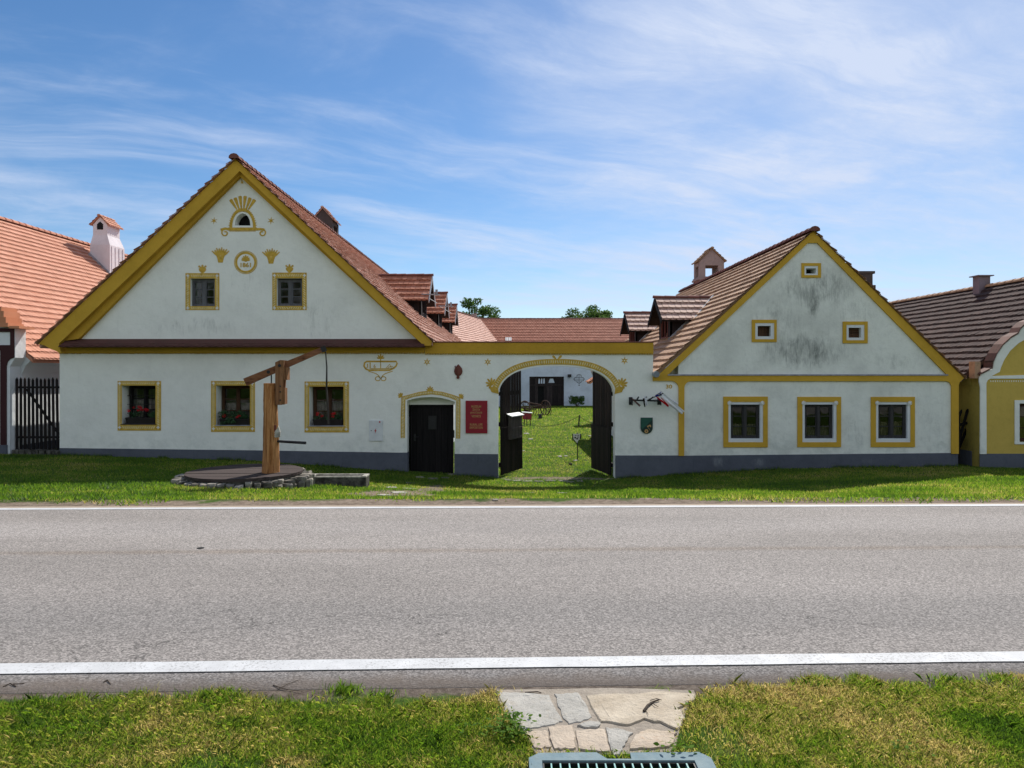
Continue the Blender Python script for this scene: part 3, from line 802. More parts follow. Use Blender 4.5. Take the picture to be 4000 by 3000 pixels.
# attic windows
for k, (o, i) in enumerate(att):
    mb = rope_frame(farm, o, i, D)
    cxp = (o[0]+o[1])/2
    sprig(mb, fx(cxp), fz(o[2]+2), 0, .24, 5, .55, D)
    for q in (-.09, 0, .09):
        mb.plate([circ(fx(cxp)+q, fz(o[2]-29)-abs(q)*.25, .028, 14)], D-.012, D, 0, back=False)
    l, r, t, b = fx(i[0]), fx(i[1]), fz(i[2]), fz(i[3])
    wi = casement('attic_window', farm, l+.006, r-.006, t-.03, b+.006, D+.10, M['greywood'], .045, 2, .06, .085)
    mb.build('surround', [M['paint'], M['cream'], M['flower_white']], wi)
# arched gable vent
vt = MB()
def arch_px(l, r, top, bot, n=14, p=2.2):
    cx = (l+r)/2; a = (r-l)/2; h = bot-top
    return [P2(cx + a*(-1 if th > math.pi/2 else 1)*abs(math.cos(th))**(2/p), bot - h*abs(math.sin(th))**(2/p)) for th in [math.pi*i/n for i in range(n+1)]]
vt.plate([arch_px(896, 1000, 814, 900), arch_px(907, 989, 826, 889)], D-.014, D)
for i in range(26):
    th = math.pi*(i+.5)/26
    cx, cz = fx(948), fz(895); R = .40
    vt.plate([petal_pts(cx+math.cos(th)*.37, cz+math.sin(th)*.57, math.pi/2-th, .045, .02, .02)], D-.010, D, back=False)
for i in range(24):
    vt.plate([petal_pts(fx(898+i*4.3), fz(900), math.pi, .04, .016, .014)], D-.010, D, back=False)
ribbon(vt, [P2(862,898), P2(880,893), P2(896,896)] + [P2(1000,896), P2(1018,895), P2(1034,898)], .07, D, dy=.011)
vt2 = [P2(870,897), P2(880,896)]
for sx, cxp in ((-1, 880), (1, 1024)):
    cx, cz = P2(cxp, 910)
    ribbon(vt, [(cx - sx*a, cz + b) for a, b in [((.115-.085*i/26)*math.cos(math.pi/2+ -2.2*math.pi*(-i)/26), (.115-.085*i/26)*math.sin(math.pi/2+2.2*math.pi*i/26)) for i in range(27)]], .036, D, dy=.012)
for i in range(6):
    a = math.radians(-33 + 66*i/5); x0 = fx(948 + (i-2.5)*9); z0 = fz(816 if i in (2,3) else 818)
    s_, c2 = math.sin(a), math.cos(a); L = .385 - .018*abs(i-2.5)
    vt.plate([[(x0+u*c2+v*s_, z0-u*s_+v*c2) for u, v in ((-.018,0),(.018,0),(.050,L*.9),(.046,L*.97),(.02,L),(-.02,L),(-.046,L*.97),(-.050,L*.9))]], D-.009, D, back=False)
vo = vt.build('gable_vent', M['paint'], farm)
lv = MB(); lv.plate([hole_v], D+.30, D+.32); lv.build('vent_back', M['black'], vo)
# painted ornaments on the gable
for (px, py, r) in ((836,862,14.5), (1058.6,862,15.5)):
    mb = MB(); mb.plate([star_pts(fx(px), fz(py), r/136, 6, .3, .1)], D-.006, D, back=False); mb.build('painted_star', M['paint'], farm)
for (px, py) in ((861.5,992), (1058.6,996)):
    mb = MB()
    mb.plate([[P2(px-9,py+34), P2(px+9,py+34), P2(px+12,py+20), P2(px+16,py+8), P2(px-16,py+8), P2(px-12,py+20)]], D-.006, D, back=False)
    for i in range(8):
        a = math.radians(-46+92*i/7); ox, oz = fx(px), fz(py+20); L = .225
        mb.plate([petal_pts(ox+math.sin(a)*.095, oz+math.cos(a)*.095, a, L, .022, .052)], D-.0065-.0004*i, D, back=False)
        if i % 2 == 0 or i == 7: mb.plate([circ(ox+math.sin(a)*(.10+L), oz+math.cos(a)*(.095+L), .019, 12)], D-.0105, D, back=False)
    mb.build('painted_bouquet', M['paint'], farm)
md = MB(); cx, cz = P2(960, 1025)
ribbon(md, circ(cx, cz, .325, 48), .018, D, closed=True); ribbon(md, circ(cx, cz, .275, 48), .062, D, closed=True)
sprig(md, cx, cz+.045, 0, .17, 7, 1.35, D)
md.plate([circ(cx, cz+.075, .06, 14)], D-.004, D, back=False)
mdo = md.build('painted_medallion', M['paint'], farm)
text_mesh('1861', .13, cx, cz-.075, D-.002, M['paint'], 'date_lettering', mdo, .30, .03)
mb = MB(); mb.plate([[P2(945,697), P2(949,712), P2(951,717), P2(941,717), P2(942,712)]], D-.006, D, back=False); mb.build('painted_drop', M['paint'], farm)
# cartouche with letters and flourish, right of the third window
ca = MB(); 
def pl_(pts): return [P2(a, b) for a, b in pts]
ribbon(ca, pl_([(1432,1412),(1548,1412),(1551,1420),(1547,1430),(1538,1438),(1522,1446),(1440,1446),(1428,1440),(1422,1430),(1424,1418)]), .048, closed=True)
ribbon(ca, pl_([(1446,1416),(1446,1440)]), .03); ribbon(ca, pl_([(1487,1412),(1487,1440)]), .022)
ribbon(ca, pl_([(1448,1440),(1530,1440)]), .022)
ribbon(ca, pl_([(1440,1450),(1456,1455),(1470,1460),(1480,1468),(1487,1480)]), .022); ribbon(ca, pl_([(1534,1450),(1518,1455),(1504,1460),(1494,1468),(1487,1480)]), .022)
for sx in (-1, 1):
    ribbon(ca, [(fx(1487)+sx*(.082+.07*math.cos(t)*(1-.1*t/6)), fz(1479)+.058*math.sin(t)*(1-.1*t/6)) for t in np.linspace(math.pi, -math.pi*.9, 24)], .024)
ribbon(ca, pl_([(1487,1412),(1487,1398)]), .026); sprig(ca, fx(1487), fz(1402), 0, .15, 5, 1.25)
ribbon(ca, pl_([(1508,1438),(1516,1430),(1522,1422),(1526,1432),(1530,1439),(1537,1436),(1532,1430),(1520,1434),(1514,1439)]), .018)
cao = ca.build('painted_cartouche', M['paint'], farm)
text_mesh('6', .105, fx(1463.5), fz(1430.5), D-.002, M['paint'], 'cartouche_lettering', cao, .06, .006)
text_mesh('J', .115, fx(1434), fz(1429), D-.002, M['paint'], 'cartouche_lettering', cao, .055, .01)
# electric meter cupboard set into the wall
mc = MB(); l, r, t, b = fx(1442), fx(1496), fz(1641), fz(1723)
mc.box(l, r, D-.02, D, b, t); mc.box(l+.012, r-.012, D-.03, D-.02, b+.012, t-.012)
for q in (.12, .48): mc.box(r-.004, r+.012, D-.03, D-.005, b+q, b+q+.07, 0)
mco = mc.build('meter_cupboard', M['whitemetal'], farm)
mb = MB(); c0 = fx(1467); z0 = fz(1682)
mb.plate([[(c0+.03, z0+.08), (c0-.035, z0-.012), (c0-.004, z0-.006), (c0-.012, z0-.09), (c0+.035, z0+.018), (c0+.006, z0+.012)]], D-.033, D-.03)
mb.build('lightning_mark', M['red'], mco)
mb = MB(); mb.plate([circ(fx(1484), fz(1648), .024, 14)], D-.033, D-.03); mb.build('red_mark', M['red'], mco)
mb = MB(); mb.plate([circ(fx(1451), fz(1682), .014, 12)], D-.036, D-.03); mb.build('lock', M['iron'], mco)

# chimney behind the ridge: open arcaded head under a little saddle roof
def open_chimney(parent, x0, x1, y0, y1, zb, zs, ze, zr, mats, capmat, hole=None, axis='y', flange=.08, ramp=0, name='chimney'):
    mb = MB()
    mb.box(x0, x1, y0, y1, zb, zs)
    mb.box(x0-flange, x1+flange, y0-flange, y1+flange, zs-.16, zs-.07); mb.box(x0-flange*.5, x1+flange*.5, y0-flange*.5, y1+flange*.5, zs-.07, zs)
    pw = (x1-x0)*.24; pd = (y1-y0)*.24
    for a in (x0, x1-pw):
        for b in (y0, y1-pd): mb.box(a+.002, a+pw-.002, b+.002, b+pd-.002, zs, ze)
    hh = zs + (ze-zs)*.72
    mb.box(x0+.004, x1-.004, y0+.004, y1-.004, hh, ze)
    if axis == 'y':
        for yy in (y0, y1-.06): mb.plate([[(x0, ze-.002), (x1, ze-.002), ((x0+x1)/2, zr-.05)]], yy+.003, yy+.057)
    else:
        for xx in (x0, x1-.06): mb.plate([[(y0, ze-.002), (y1, ze-.002), ((y0+y1)/2, zr-.05)]], xx+.003, xx+.057, axis='x')
    c = mb.build(name, mats, parent)
    cp = MB(); cap_tiles(cp, x0, x1, y0, y1, ze, zr, .07, axis); cp.build('chimney_cap', capmat, c, fixn=False)
    return c
open_chimney(farm, -9.25, -8.35, 33.0, 34.2, 5.2, 7.95, 8.62, 9.2, M['chimney_dark'], M['tile_farm'], axis='y')

def dormer(parent, xf, xb_fn, yc, hw, zb, ze, zp, s, tilemat, wmat, over=.34, verge=None, flash=False):
    """small timber dormer facing s (+1 right, -1 left); xf = face, ridge height zp, eave height ze"""
    mb = MB()
    xin = xb_fn(zb-.1) ; 
    # cheeks and gable face
    xr = xb_fn(zp)
    xe = xb_fn(ze)
    for y in (yc-hw, yc+hw-.05):
        vs = [(xf, zb-.25), (xf, ze), (xe - s*.3, ze), (xb_fn(zb-.25), zb-.25)]
        mb.plate([vs], y, y+.05)
    wl_, wr_, wb_, wt_ = yc-hw*.62, yc+hw*.62, zb+.12, ze+.02
    mb.plate([[(yc-hw, zb-.25), (yc+hw, zb-.25), (yc+hw, ze), (yc, zp-.06), (yc-hw, ze)], [(wl_, wb_), (wr_, wb_), (wr_, wt_), (wl_, wt_)]], xf - (.06 if s > 0 else 0), xf + (0 if s > 0 else .06), axis='x')
    d = mb.build('dormer', M['dormerwood'], parent)
    fr = MB()
    x0 = xf + s*.012
    a, b2 = min(x0, x0 - s*.07), max(x0, x0 - s*.07)
    fr.plate([[(wl_, wb_), (wr_, wb_), (wr_, wt_), (wl_, wt_)], [(wl_+.07, wb_+.07), (wr_-.07, wb_+.07), (wr_-.07, wt_-.07), (wl_+.07, wt_-.07)]], a, b2, axis='x')
    fr.box(a+.005, b2-.005, yc-.035, yc+.035, wb_+.06, wt_-.06)
    fo = fr.build('dormer_window', wmat, d)
    # saddle roof, ridge along x
    rm_ = MB(); ovr = hw + .26
    slope = (zp-ze)/hw; zo = zp - slope*ovr
    xface = xf + s*over
    n = 1
    for sy in (-1, 1):
        O = (xface, yc + sy*ovr, zo); L = abs(xface - xr) + .25
        vv = (0, -sy*ovr, zp-zo); Lv = math.hypot(ovr, zp-zo)
        def keep(cu, cv, zo=zo, Lv=Lv):
            z = zo + (zp-zo)*cv/Lv
            return cu < abs(xface - xb_fn(z)) + .2
        tiles(rm_, O, (-s,0,0), vv, L, Lv, .33, .215, .075, keep=keep)
        # boards under the tiles
        zz = [(xface, yc+sy*ovr, zo-.02), (xface, yc, zp-.02), (xr, yc, zp-.02), (xb_fn(zo), yc+sy*ovr, zo-.02)]
        rm_.add(zz + [(p[0], p[1], p[2]-.04) for p in zz], [(0,1,2,3), (7,6,5,4), (0,4,5,1), (3,7,4,0)], 1)
    rm_.build('dormer_roof', [tilemat, M['dormerwood']], d, fixn=False)
    rc = MB(); ridge_caps(rc, (xface+s*.03, yc, zp+.02), (xr, yc, zp+.02), .09, .36); rc.build('dormer_ridge', M['ridge'], d)
    vg = MB()
    for sy in (-1, 1):
        vg.bar((xface+s*.012, yc, zp-.07), (xface+s*.012, yc+sy*(ovr+.02), zo-.07), .16, .025, up=(s,0,0))
    vg.build('dormer_verge', verge or M['darkwood'], d)
    if flash:
        fl = MB(); 
        fl.bar((xb_fn(zo)+s*.02, yc-ovr-.03, zo+.03), (xb_fn(zp)+s*.02, yc-.05, zp+.05), .24, .02, up=(s*.7,0,.7)); fl.build('flashing', M['whitemetal'], d)
        fl = MB(); fl.bar((xb_fn(ze-.12)+s*.06, yc-hw-.03, ze-.12), (xf+s*.03, yc-hw-.03, zb+.02), .16, .03, up=(0,-1,0)); fl.build('side_flashing', M['lead'], d)
    return d
kF = (FA[1]-ER[1])/(ER[0]-FA[0])
fxF = lambda z: FA[0] + (FA[1]-z)/kF
for yc in (30.0, 36.8, 43.4):
    dd = dormer(farm, -3.72, fxF, yc, 1.0, 3.85, 4.72, 5.62, 1, M['tile_dormer'], M['dormerwood'], verge=M['lead'])
    if yc < 40:   # thin metal arm carrying a small aerial
        an = MB(); xa, za = -3.35, 4.72 if yc < 33 else 4.85
        an.tube([(xa-.35, yc-1.05, za+.02), (xa+.42, yc-1.15, za-.02)], .022, 6); an.tube([(xa-.3, yc-1.02, za), (xa+.30, yc-1.12, za-.35)], .016, 6)
        an.tube([(xa+.28, yc-1.12, za-.05), (xa+.28, yc-1.12, za+.2)], .05, 8)
        an.build('aerial', M['greymetal'], dd)

# =================================================================== gate wall
gate = thing('gate_wall', (1.1, D, -1.4), 'white courtyard wall under an ochre band, with the open arched gateway and the black door', 'gate wall')
XG = fx(2650)
def arch_open(n=30):
    cx, zs, a, b, p = 2174.5, 1562, 228.5, 132, 2.5
    pts = []
    for i in range(n+1):
        th = math.pi*i/n
        x = cx + a*math.copysign(abs(math.cos(th))**(2/p), math.cos(th)); y = zs - b*abs(math.sin(th))**(2/p)
        pts.append(P2(x, y))
    return pts
ztop = fz(1338)
bt = lambda x: float(base_z(x)) - .4
dl, dr = fx(1590), fx(1776)
darch = [P2(1776,1569), P2(1748,1560), P2(1720,1553.5), P2(1683,1550.5), P2(1646,1552.5), P2(1618,1557), P2(1590,1565)]
gl, grr = fx(1946), fx(2403)

out = [(XR, ztop), (XR, fz(1353)), (XS, fz(1353)), (XS, bt(XS)), (dl, bt(dl))] + [(dl, fz(1565))]
out += list(reversed(darch))[1:] + [(dr, bt(dr)), (gl, bt(gl))] + list(reversed(arch_open())) + [(grr, bt(grr)), (XG, bt(XG)), (XG, fz(1488)), (fx(2551), fz(1488)), (fx(2551), ztop)]
w = MB(); w.plate([out], D, D+.42)
w.build('wall', M['white_g'], gate)
pl = MB()
for (a, za, b, zb) in ((XS, 1768, dl, 1768), (dr, 1773, gl, 1774), (grr, 1779, XG, 1779)):
    pl.plate([[(a, fz(za)), (b, fz(zb)), (b, bt(b)+.05), (a, bt(a)+.05)]], D-.014, D)
# the plinth colour returns into the door reveals
for xx, s in ((dl, 1), (dr, -1)):
    x0 = min(xx, xx+s*.012); pl.box(x0, x0+.012, D-.014, D+.30, bt(xx)+.05, fz(1768))
pl.build('plinth', M['plinth'], gate)
# ochre crowning band with toothed lower edge and a thin tile edge on top
bd = toothed(fx(1661), fx(2551), fz(1337), fz(1380), D-.055, D)
bdo = bd.build('crowning_band', M['ochre2'], gate)
cp = MB(); cp.box(fx(1690), fx(2551), D-.07, D+.5, ztop-.005, ztop+.03); cp.build('coping', M['ridge'], bdo)
# black door under its segmental arch
dw = MB(); yd = D+.30
L_, R_ = fx(1604, yd), fx(1771, yd); zt, zb_ = fz(1581, yd), float(base_z(-2.3))-.03
dw.box(L_+.0, R_-.0, yd+.07, yd+.10, zb_, zt-.0)
n = 7
for i in range(n):
    a = L_ + (R_-L_)*i/n; b = L_ + (R_-L_)*(i+1)/n
    dw.box(a+.004, b-.004, yd+.03, yd+.07, zb_, zt-.06, 0, rnd.random())
dw.plate([[(L_, zb_), (L_+.05, zb_), (L_+.05, zt-.05), (R_-.05, zt-.05), (R_-.05, zb_), (R_, zb_), (R_, zt), (L_, zt)]], yd-.01, yd+.07)
do = dw.build('door', M['darkwood'], gate)
dp = MB(); dp.box(fx(1673,yd), fx(1705,yd), yd+.006, yd+.03, fz(1677,yd), fz(1625,yd)); dp.box(fx(1677,yd), fx(1701,yd), yd-.004, yd+.006, fz(1670,yd), fz(1633,yd)); dp.build('door_plate', M['iron'], do)
dh = MB(); hx = L_+.12; dh.box(hx-.03, hx+.03, yd+.015, yd+.03, -.42, -.22); dh.tube([(hx, yd+.015, -.3), (hx, yd-.03, -.3), (hx+.11, yd-.03, -.3)], .011, 8); dh.build('door_handle', M['iron'], do)
lk = MB(); lk.box(R_+.005, R_+.03, yd-.03, yd+.02, fz(1710,yd), fz(1680,yd)); lk.build('hinge', M['iron'], do)
tym = MB(); tym.plate([[(fx(1590,D), zt+.002)] + [(p[0], p[1]-.001) for p in reversed(darch)] + [(fx(1776), zt+.002)]], yd-.004, yd+.10); tym.build('tympanum', M['white_g'], gate)
stp = MB(); stp.box(dl+.02, dr-.02, D-.10, D+.40, -1.7, zb_-.001); stp.build('doorstep', M['stone_ring'], gate)

def arch_band(mb, outer, inner, n_str, y=D, s0=0):
    """painted band between two polylines with pale strokes across it"""
    mb.plate([outer + list(reversed(inner))], y-.012, y, 0)
    def at(pl, t):
        d = [0]
        for a, b in zip(pl, pl[1:]): d.append(d[-1] + math.hypot(b[0]-a[0], b[1]-a[1]))
        q = t*d[-1]
        for i in range(len(pl)-1):
            if q <= d[i+1]+1e-9:
                f = (q-d[i])/max(1e-9, d[i+1]-d[i]); return (pl[i][0]+(pl[i+1][0]-pl[i][0])*f, pl[i][1]+(pl[i+1][1]-pl[i][1])*f)
        return pl[-1]
    for i in range(n_str):
        t = (i+.5)/n_str; sk = (.0035 if t < .5 else -.0035)*60/n_str
        o, q = at(outer, t+sk), at(inner, t-sk)
        a = (o[0]+(q[0]-o[0])*.2, o[1]+(q[1]-o[1])*.2); b = (o[0]+(q[0]-o[0])*.8, o[1]+(q[1]-o[1])*.8)
        dx, dz = b[0]-a[0], b[1]-a[1]; d = math.hypot(dx, dz); nx, nz = -dz/d, dx/d; w = .009
        mb.plate([[(a[0]+nx*w*.6, a[1]+nz*w*.6), (a[0]-nx*w*.6, a[1]-nz*w*.6), ((a[0]+b[0])/2-nx*w*1.5, (a[1]+b[1])/2-nz*w*1.5), (b[0]-nx*w*.6, b[1]-nz*w*.6), (b[0]+nx*w*.6, b[1]+nz*w*.6), ((a[0]+b[0])/2+nx*w*1.5, (a[1]+b[1])/2+nz*w*1.5)]], y-.016, y-.011, 1, back=False)
db = MB()
ot = [P2(1569,1549), P2(1600,1541), P2(1640,1530), P2(1683,1525.5), P2(1726,1530), P2(1766,1541), P2(1798,1552)]
it = [P2(1584,1561), P2(1612,1551), P2(1646,1544), P2(1683,1540), P2(1722,1543.5), P2(1756,1553), P2(1782,1564)]
arch_band(db, ot, it, 34)
arch_band(db, [P2(1565.5,1711), P2(1565.5,1630), P2(1568.5,1550)], [P2(1581.5,1711), P2(1582,1630), P2(1583.5,1562)], 26)
arch_band(db, [P2(1797.5,1713), P2(1799,1630), P2(1798.5,1553)], [P2(1781.5,1713), P2(1782,1630), P2(1782.5,1565)], 26)
sprig(db, fx(1680), fz(1527), 0, .15, 5, 1.2); sprig(db, fx(1570), fz(1549), -math.radians(50), .14, 5, .95); sprig(db, fx(1796), fz(1553), math.radians(50), .14, 5, .95)
db.build('painted_door_surround', [M['paint'], M['cream']], gate)
# painted band over the gateway
def offs(pts, d):
    o = []
    for i, p in enumerate(pts):
        a, b = pts[max(i-1,0)], pts[min(i+1,len(pts)-1)]
        dx, dz = b[0]-a[0], b[1]-a[1]; q = math.hypot(dx, dz) or 1
        o.append((p[0]+dz/q*d, p[1]-dx/q*d))
    return o
ap = [p for p in arch_open(64)]
ap = [p for p in ap if p[1] > fz(1524)]
inn, outr = offs(ap, .045), offs(ap, .205)
gb = MB(); arch_band(gb, outr, inn, 62)
# scroll ends and flowers
e0, e1 = outr[0], inn[0]; f0, f1 = outr[-1], inn[-1]
gb.plate([[e0, (e0[0]+.10, e0[1]-.03), (e0[0]+.04, e0[1]-.16), (e1[0]-.02, e1[1]-.16), e1]], D-.013, D, 0)
gb.plate([[f0, (f0[0]-.10, f0[1]-.03), (f0[0]-.04, f0[1]-.16), (f1[0]+.02, f1[1]-.16), f1]], D-.013, D, 0)
for (px, py, a) in ((1921,1500,-.7), (2428,1500,.7)):
    X_, Z_ = P2(px, py)
    sprig(gb, X_, Z_, a, .20, 7, 1.9); gb.plate([circ(X_, Z_, .045, 14)], D-.014, D, 0, back=False)
for s in (-1, 1): gb.plate([petal_pts(fx(2176)+s*.03, fz(1403), s*.75, .15, .03, .07)], D-.007, D, 0, back=False)
gb.build('painted_arch_band', [M['paint'], M['cream']], gate)
for (px, py) in ((1668,1414), (1905,1414), (2439.5,1408.6)):
    mb = MB(); mb.plate([star_pts(fx(px), fz(py), .115, 6, .38, .05), circ(fx(px), fz(py), .022, 10)], D-.006, D, back=False); mb.build('painted_star', M['paint'], gate)
text_mesh('30', .115, fx(2613), fz(1510), D-.001, M['paint'], 'house_number', gate, .18, .03)

# gate leaves swung into the yard
def leaf(hx, hy, ex, ey, name):
    """hinge and free edge on plan; boards with light slits in the upper half"""
    u = Vector((ex-hx, ey-hy, 0)); Lw = u.length; u.normalize(); n = Vector((u.y, -u.x, 0))
    if n.y > 0: n = -n
    zb_ = -1.43; mb = MB(); N = 8
    def top(t):
        px = 1946 + (t*.97+.02)*228 if True else 0
        q = abs(px-2174.5)/228.5; return fz(1562 - 132*max(0, 1-q**2.5)**(1/2.5)) - .06
    zmid = -.05
    for i in range(N):
        t0, t1 = i/N, (i+1)/N; gap = rnd.uniform(.008, .024)
        a = Vector((hx, hy, 0)) + u*(t0*Lw+gap); b = Vector((hx, hy, 0)) + u*(t1*Lw-gap)
        th = n*.007; z0t, z1t = top(t0+.02), top(t1-.02)
        tt = rnd.random()
        vs = [a-th, b-th, b+th, a+th]
        P = [(p.x, p.y, zmid-.05) for p in vs] + [(vs[0].x, vs[0].y, z0t), (vs[1].x, vs[1].y, z1t), (vs[2].x, vs[2].y, z1t), (vs[3].x, vs[3].y, z0t)]
        mb.add(P, [(0,3,2,1),(4,5,6,7),(0,1,5,4),(1,2,6,5),(2,3,7,6),(3,0,4,7)], 0, tt)
        # lower boards, laid close in front
        a2 = Vector((hx, hy, 0)) + u*(t0*Lw+.002) ; b2 = Vector((hx, hy, 0)) + u*(t1*Lw-.002)
        c = (a2+b2)/2 + n*.03; hl = (b2-a2)/2
        mb.obox((c.x, c.y, (zb_+zmid)/2 + .0), hl, n*.018, (0,0,(zmid-zb_)/2 - .004*(i % 2)), 0, rnd.random())
    for z in (-1.15, .05, .95):
        c = Vector((hx, hy, 0)) + u*(Lw/2) - n*.055
        mb.obox((c.x, c.y, z), u*(Lw/2-.01), n*.03, (0,0,.06), 0, .4)
    return mb.build(name, M['gatewood'], gate), u, n
leafL, uL, nL = leaf(-.355, D+.40, .285, D+1.86, 'gate_leaf')
leafR, uR, nR = leaf(2.925, D+.40, 2.535, D+1.94, 'gate_leaf')

# =================================================================== gabled cottage (right)
cot = thing('cottage', (8.8, D, -1.2), 'white cottage with lichen stained gable and three ochre framed windows, beside the gateway', 'house')
AR = (fx(3174), fz(903, 20.33))
CL_, CR_ = (fx(2556), fz(1460, 20.33)), (fx(3760), fz(1476, 20.33))
XW = fx(3741)
rw_ = [((2825,2998,1549,1747),(2844,2980,1570,1727)), ((3114,3284,1550,1746),(3133,3267,1570,1727)), ((3401,3572,1550,1746),(3420,3555,1570,1727))]
rv = [((3130,3206,1028,1085),(3141,3194,1039,1075),(3148,3187,1048,1069)), ((2936,3033,1249,1336),(2949,3023,1262,1325),(2959,3010,1273,1314)), ((3291,3388,1256,1341),(3305,3375,1269,1329),(3314,3363,1280,1319))]
w = MB()
apx = P2(3174, 912)
out = [(XG, base_z(XG)-.4), (XW, base_z(XW)-.4), (XW, fz(1462)), apx, (XG, fz(1420))]
w.plate([out] + [px_ring(i) for o, i in rw_] + [px_ring(c) for a, b, c in rv], D, D+.45)
w.build('wall', M['white_r'], cot)
w = MB(); w.box(XG+.1, XG+.5, D+.45, 36.2, -2, 1.7); w.box(XW-.4, XW, D+.45, 36.2, -2, 1.6); w.box(XG+.1, XW, 36.2, 36.6, -2, 1.6); w.box(XG+.5, XW-.4, D+.46, 36.1, 1.25, 1.35)
w.build('side_wall', M['white'], cot)
pl = MB()
xs_ = np.linspace(XG, XW, 9)
pl.plate([[(x, fz(1780 - 11*(x-XG)/(XW-XG))) for x in xs_] + [(x, float(base_z(x))-.3) for x in reversed(xs_)]], D-.016, D)
pl.build('plinth', M['plinth_worn'], cot)
roofC = house_roof(cot, AR, CL_, CR_, 20.29, 36.4, M['tile_cottage'], M['ridge'], -1, .285, .19, 1.0)
# verge, eave band and corner strips form one ochre ribbon with rounded inner corners
vb = MB()
def corner(cx, cy, r, a0, a1, n=7): return [P2(cx + r*math.cos(math.radians(a0+(a1-a0)*i/n)), cy + r*math.sin(math.radians(a0+(a1-a0)*i/n))) for i in range(n+1)]
outer = [P2(2549,1488), P2(2549,1462), P2(2578,1458), P2(3174,904), P2(3762,1477), P2(3745,1492), P2(3741,1505), P2(3741,1772), P2(3714,1772)]
outer += corner(3714-24, 1489+24, 24, 0, -90)
outer += corner(2672+26, 1489+26, 26, 270, 180)
outer += [P2(2671,1780), P2(2650,1780)] + corner(2650-30, 1488+30, 30, 0, -90)
inner = [P2(2607,1465), P2(3154,950), P2(3190,950), P2(3698,1467)]
vb.plate([outer, inner], D-.05, D)
vb.build('ochre_banding', M['ochre'], cot)
ln = MB(); ln.box(fx(2607), fx(3698), D-.075, D-.03, fz(1467), fz(1462)); ln.build('ledge', M['lead'], cot)
gt = MB(); gt.tube([(fx(2561,20.3), 20.16, fz(1462,20.2)), (fx(2561,20.3), 36, fz(1462,20.2))], .09, 10); gt.build('gutter', M['greymetal'], cot)
def beaded(parent, o, i, y):
    mb = MB(); L,R,T,B = fx(o[0]),fx(o[1]),fz(o[2]),fz(o[3]); l,r,t,b = fx(i[0]),fx(i[1]),fz(i[2]),fz(i[3])
    c = .085
    mb.plate([ring(L,R,B,T), [(l,b),(r,b),(r,t-c),(r-c,t),(l+c,t),(l,t-c)]], y-.03, y)
    return mb
for k, (o, i) in enumerate(rw_):
    mb = beaded(cot, o, i, D)
    l, r, t, b = fx(i[0]+10), fx(i[1]-11), fz(i[2]+10), fz(i[3]-14)
    wi = casement('window', cot, l, r, t, b, D+.07, M['greydark'], .05, 2, .06, .07, (M['curtain_tan'], (.42,.36,.48)[k]), sash=.035)
    mb.build('surround', M['ochre'], wi)
    rv_ = MB(); c = .085
    L,R,T,B = fx(i[0]),fx(i[1]),fz(i[2]),fz(i[3])
    rv_.plate([ring(L-.004,R+.004,B-.004,T+.004), ring(l,r,b,t)], D-.012, D+.075); rv_.build('reveal', M['white'], wi)
    for sx in (L+.03, R-.03):
        rs = MB(); z = T-.03
        n_ = 14; vs = []; 
        rs.add([(sx+.045*math.cos(2*math.pi*q/n_), D-.032, z+.045*math.sin(2*math.pi*q/n_)) for q in range(n_)] + [(sx+.03*math.cos(2*math.pi*q/n_), D-.055, z+.03*math.sin(2*math.pi*q/n_)) for q in range(n_)],
               [(q, (q+1)%n_, n_+(q+1)%n_, n_+q) for q in range(n_)] + [tuple(range(n_, 2*n_))])
        for q in range(8):
            a = 2*math.pi*q/8; rs.add([(sx+math.cos(a)*.05+dx*.017, D-.046, z+math.sin(a)*.05+dz*.017) for dx, dz in ((1,0),(.5,.87),(-.5,.87),(-1,0),(-.5,-.87),(.5,-.87))], [(0,1,2,3,4,5)])
        rs.build('rosette', M['flower_white'], wi)
for k, (o, wt, i) in enumerate(rv):
    mb = MB(); mb.plate([px_ring(o), px_ring(wt)], D-.028, D)
    x0,x1,zt_,zb2 = fx(i[0]),fx(i[1]),fz(i[2]),fz(i[3])
    bk = MB()
    if k == 0: bk.box(x0+.02, x1-.02, D+.3, D+.32, zb2+.01, zt_-.01)
    else:
        n = 5
        for q in range(n):
            if k == 1: bk.box(x0+(x1-x0)*q/n+.004, x0+(x1-x0)*(q+1)/n-.004, D+.10, D+.12, zb2+.005, zt_-.005, 0, rnd.random())
            else: bk.box(x0+.005, x1-.005, D+.10, D+.12, zb2+(zt_-zb2)*q/n+.004, zb2+(zt_-zb2)*(q+1)/n-.004, 0, rnd.random())
    vo = bk.build('attic_vent', M['black'] if k == 0 else M['brownwood'], cot)
    mb.build('surround', M['ochre'], vo)
    wm = MB(); wm.plate([px_ring(wt), px_ring(i)], D-.016, D+.001); wm.build('reveal', M['white'], vo)
kC = (AR[1]-CL_[1])/(AR[0]-CL_[0])
fxC = lambda z: AR[0] - (AR[1]-z)/kC
dormer(cot, 5.36, fxC, 24.95, .92, 2.62, 3.52, 4.17, -1, M['tile_dormer_pale'], M['redwood'], flash=True)
dormer(cot, 5.36, fxC, 31.6, .92, 2.62, 3.52, 4.17, -1, M['tile_dormer_pale'], M['redwood'], flash=True)
open_chimney(cot, 9.04, 10.22, 34.2, 35.3, 3.4, 6.15, 6.90, 7.52, M['chimney_pink'], M['tile_cottage'])
mb = MB(); mb.box(10.85, 11.28, 22.2, 22.75, 2.2, 4.72); mb.box(10.72, 11.42, 22.1, 22.85, 3.95, 4.12); mb.box(10.78, 11.35, 22.15, 22.8, 4.12, 4.30); mb.box(10.83, 11.34, 22.17, 22.78, 4.66, 4.74)
mb.build('chimney', M['chimney_dark'], cot)
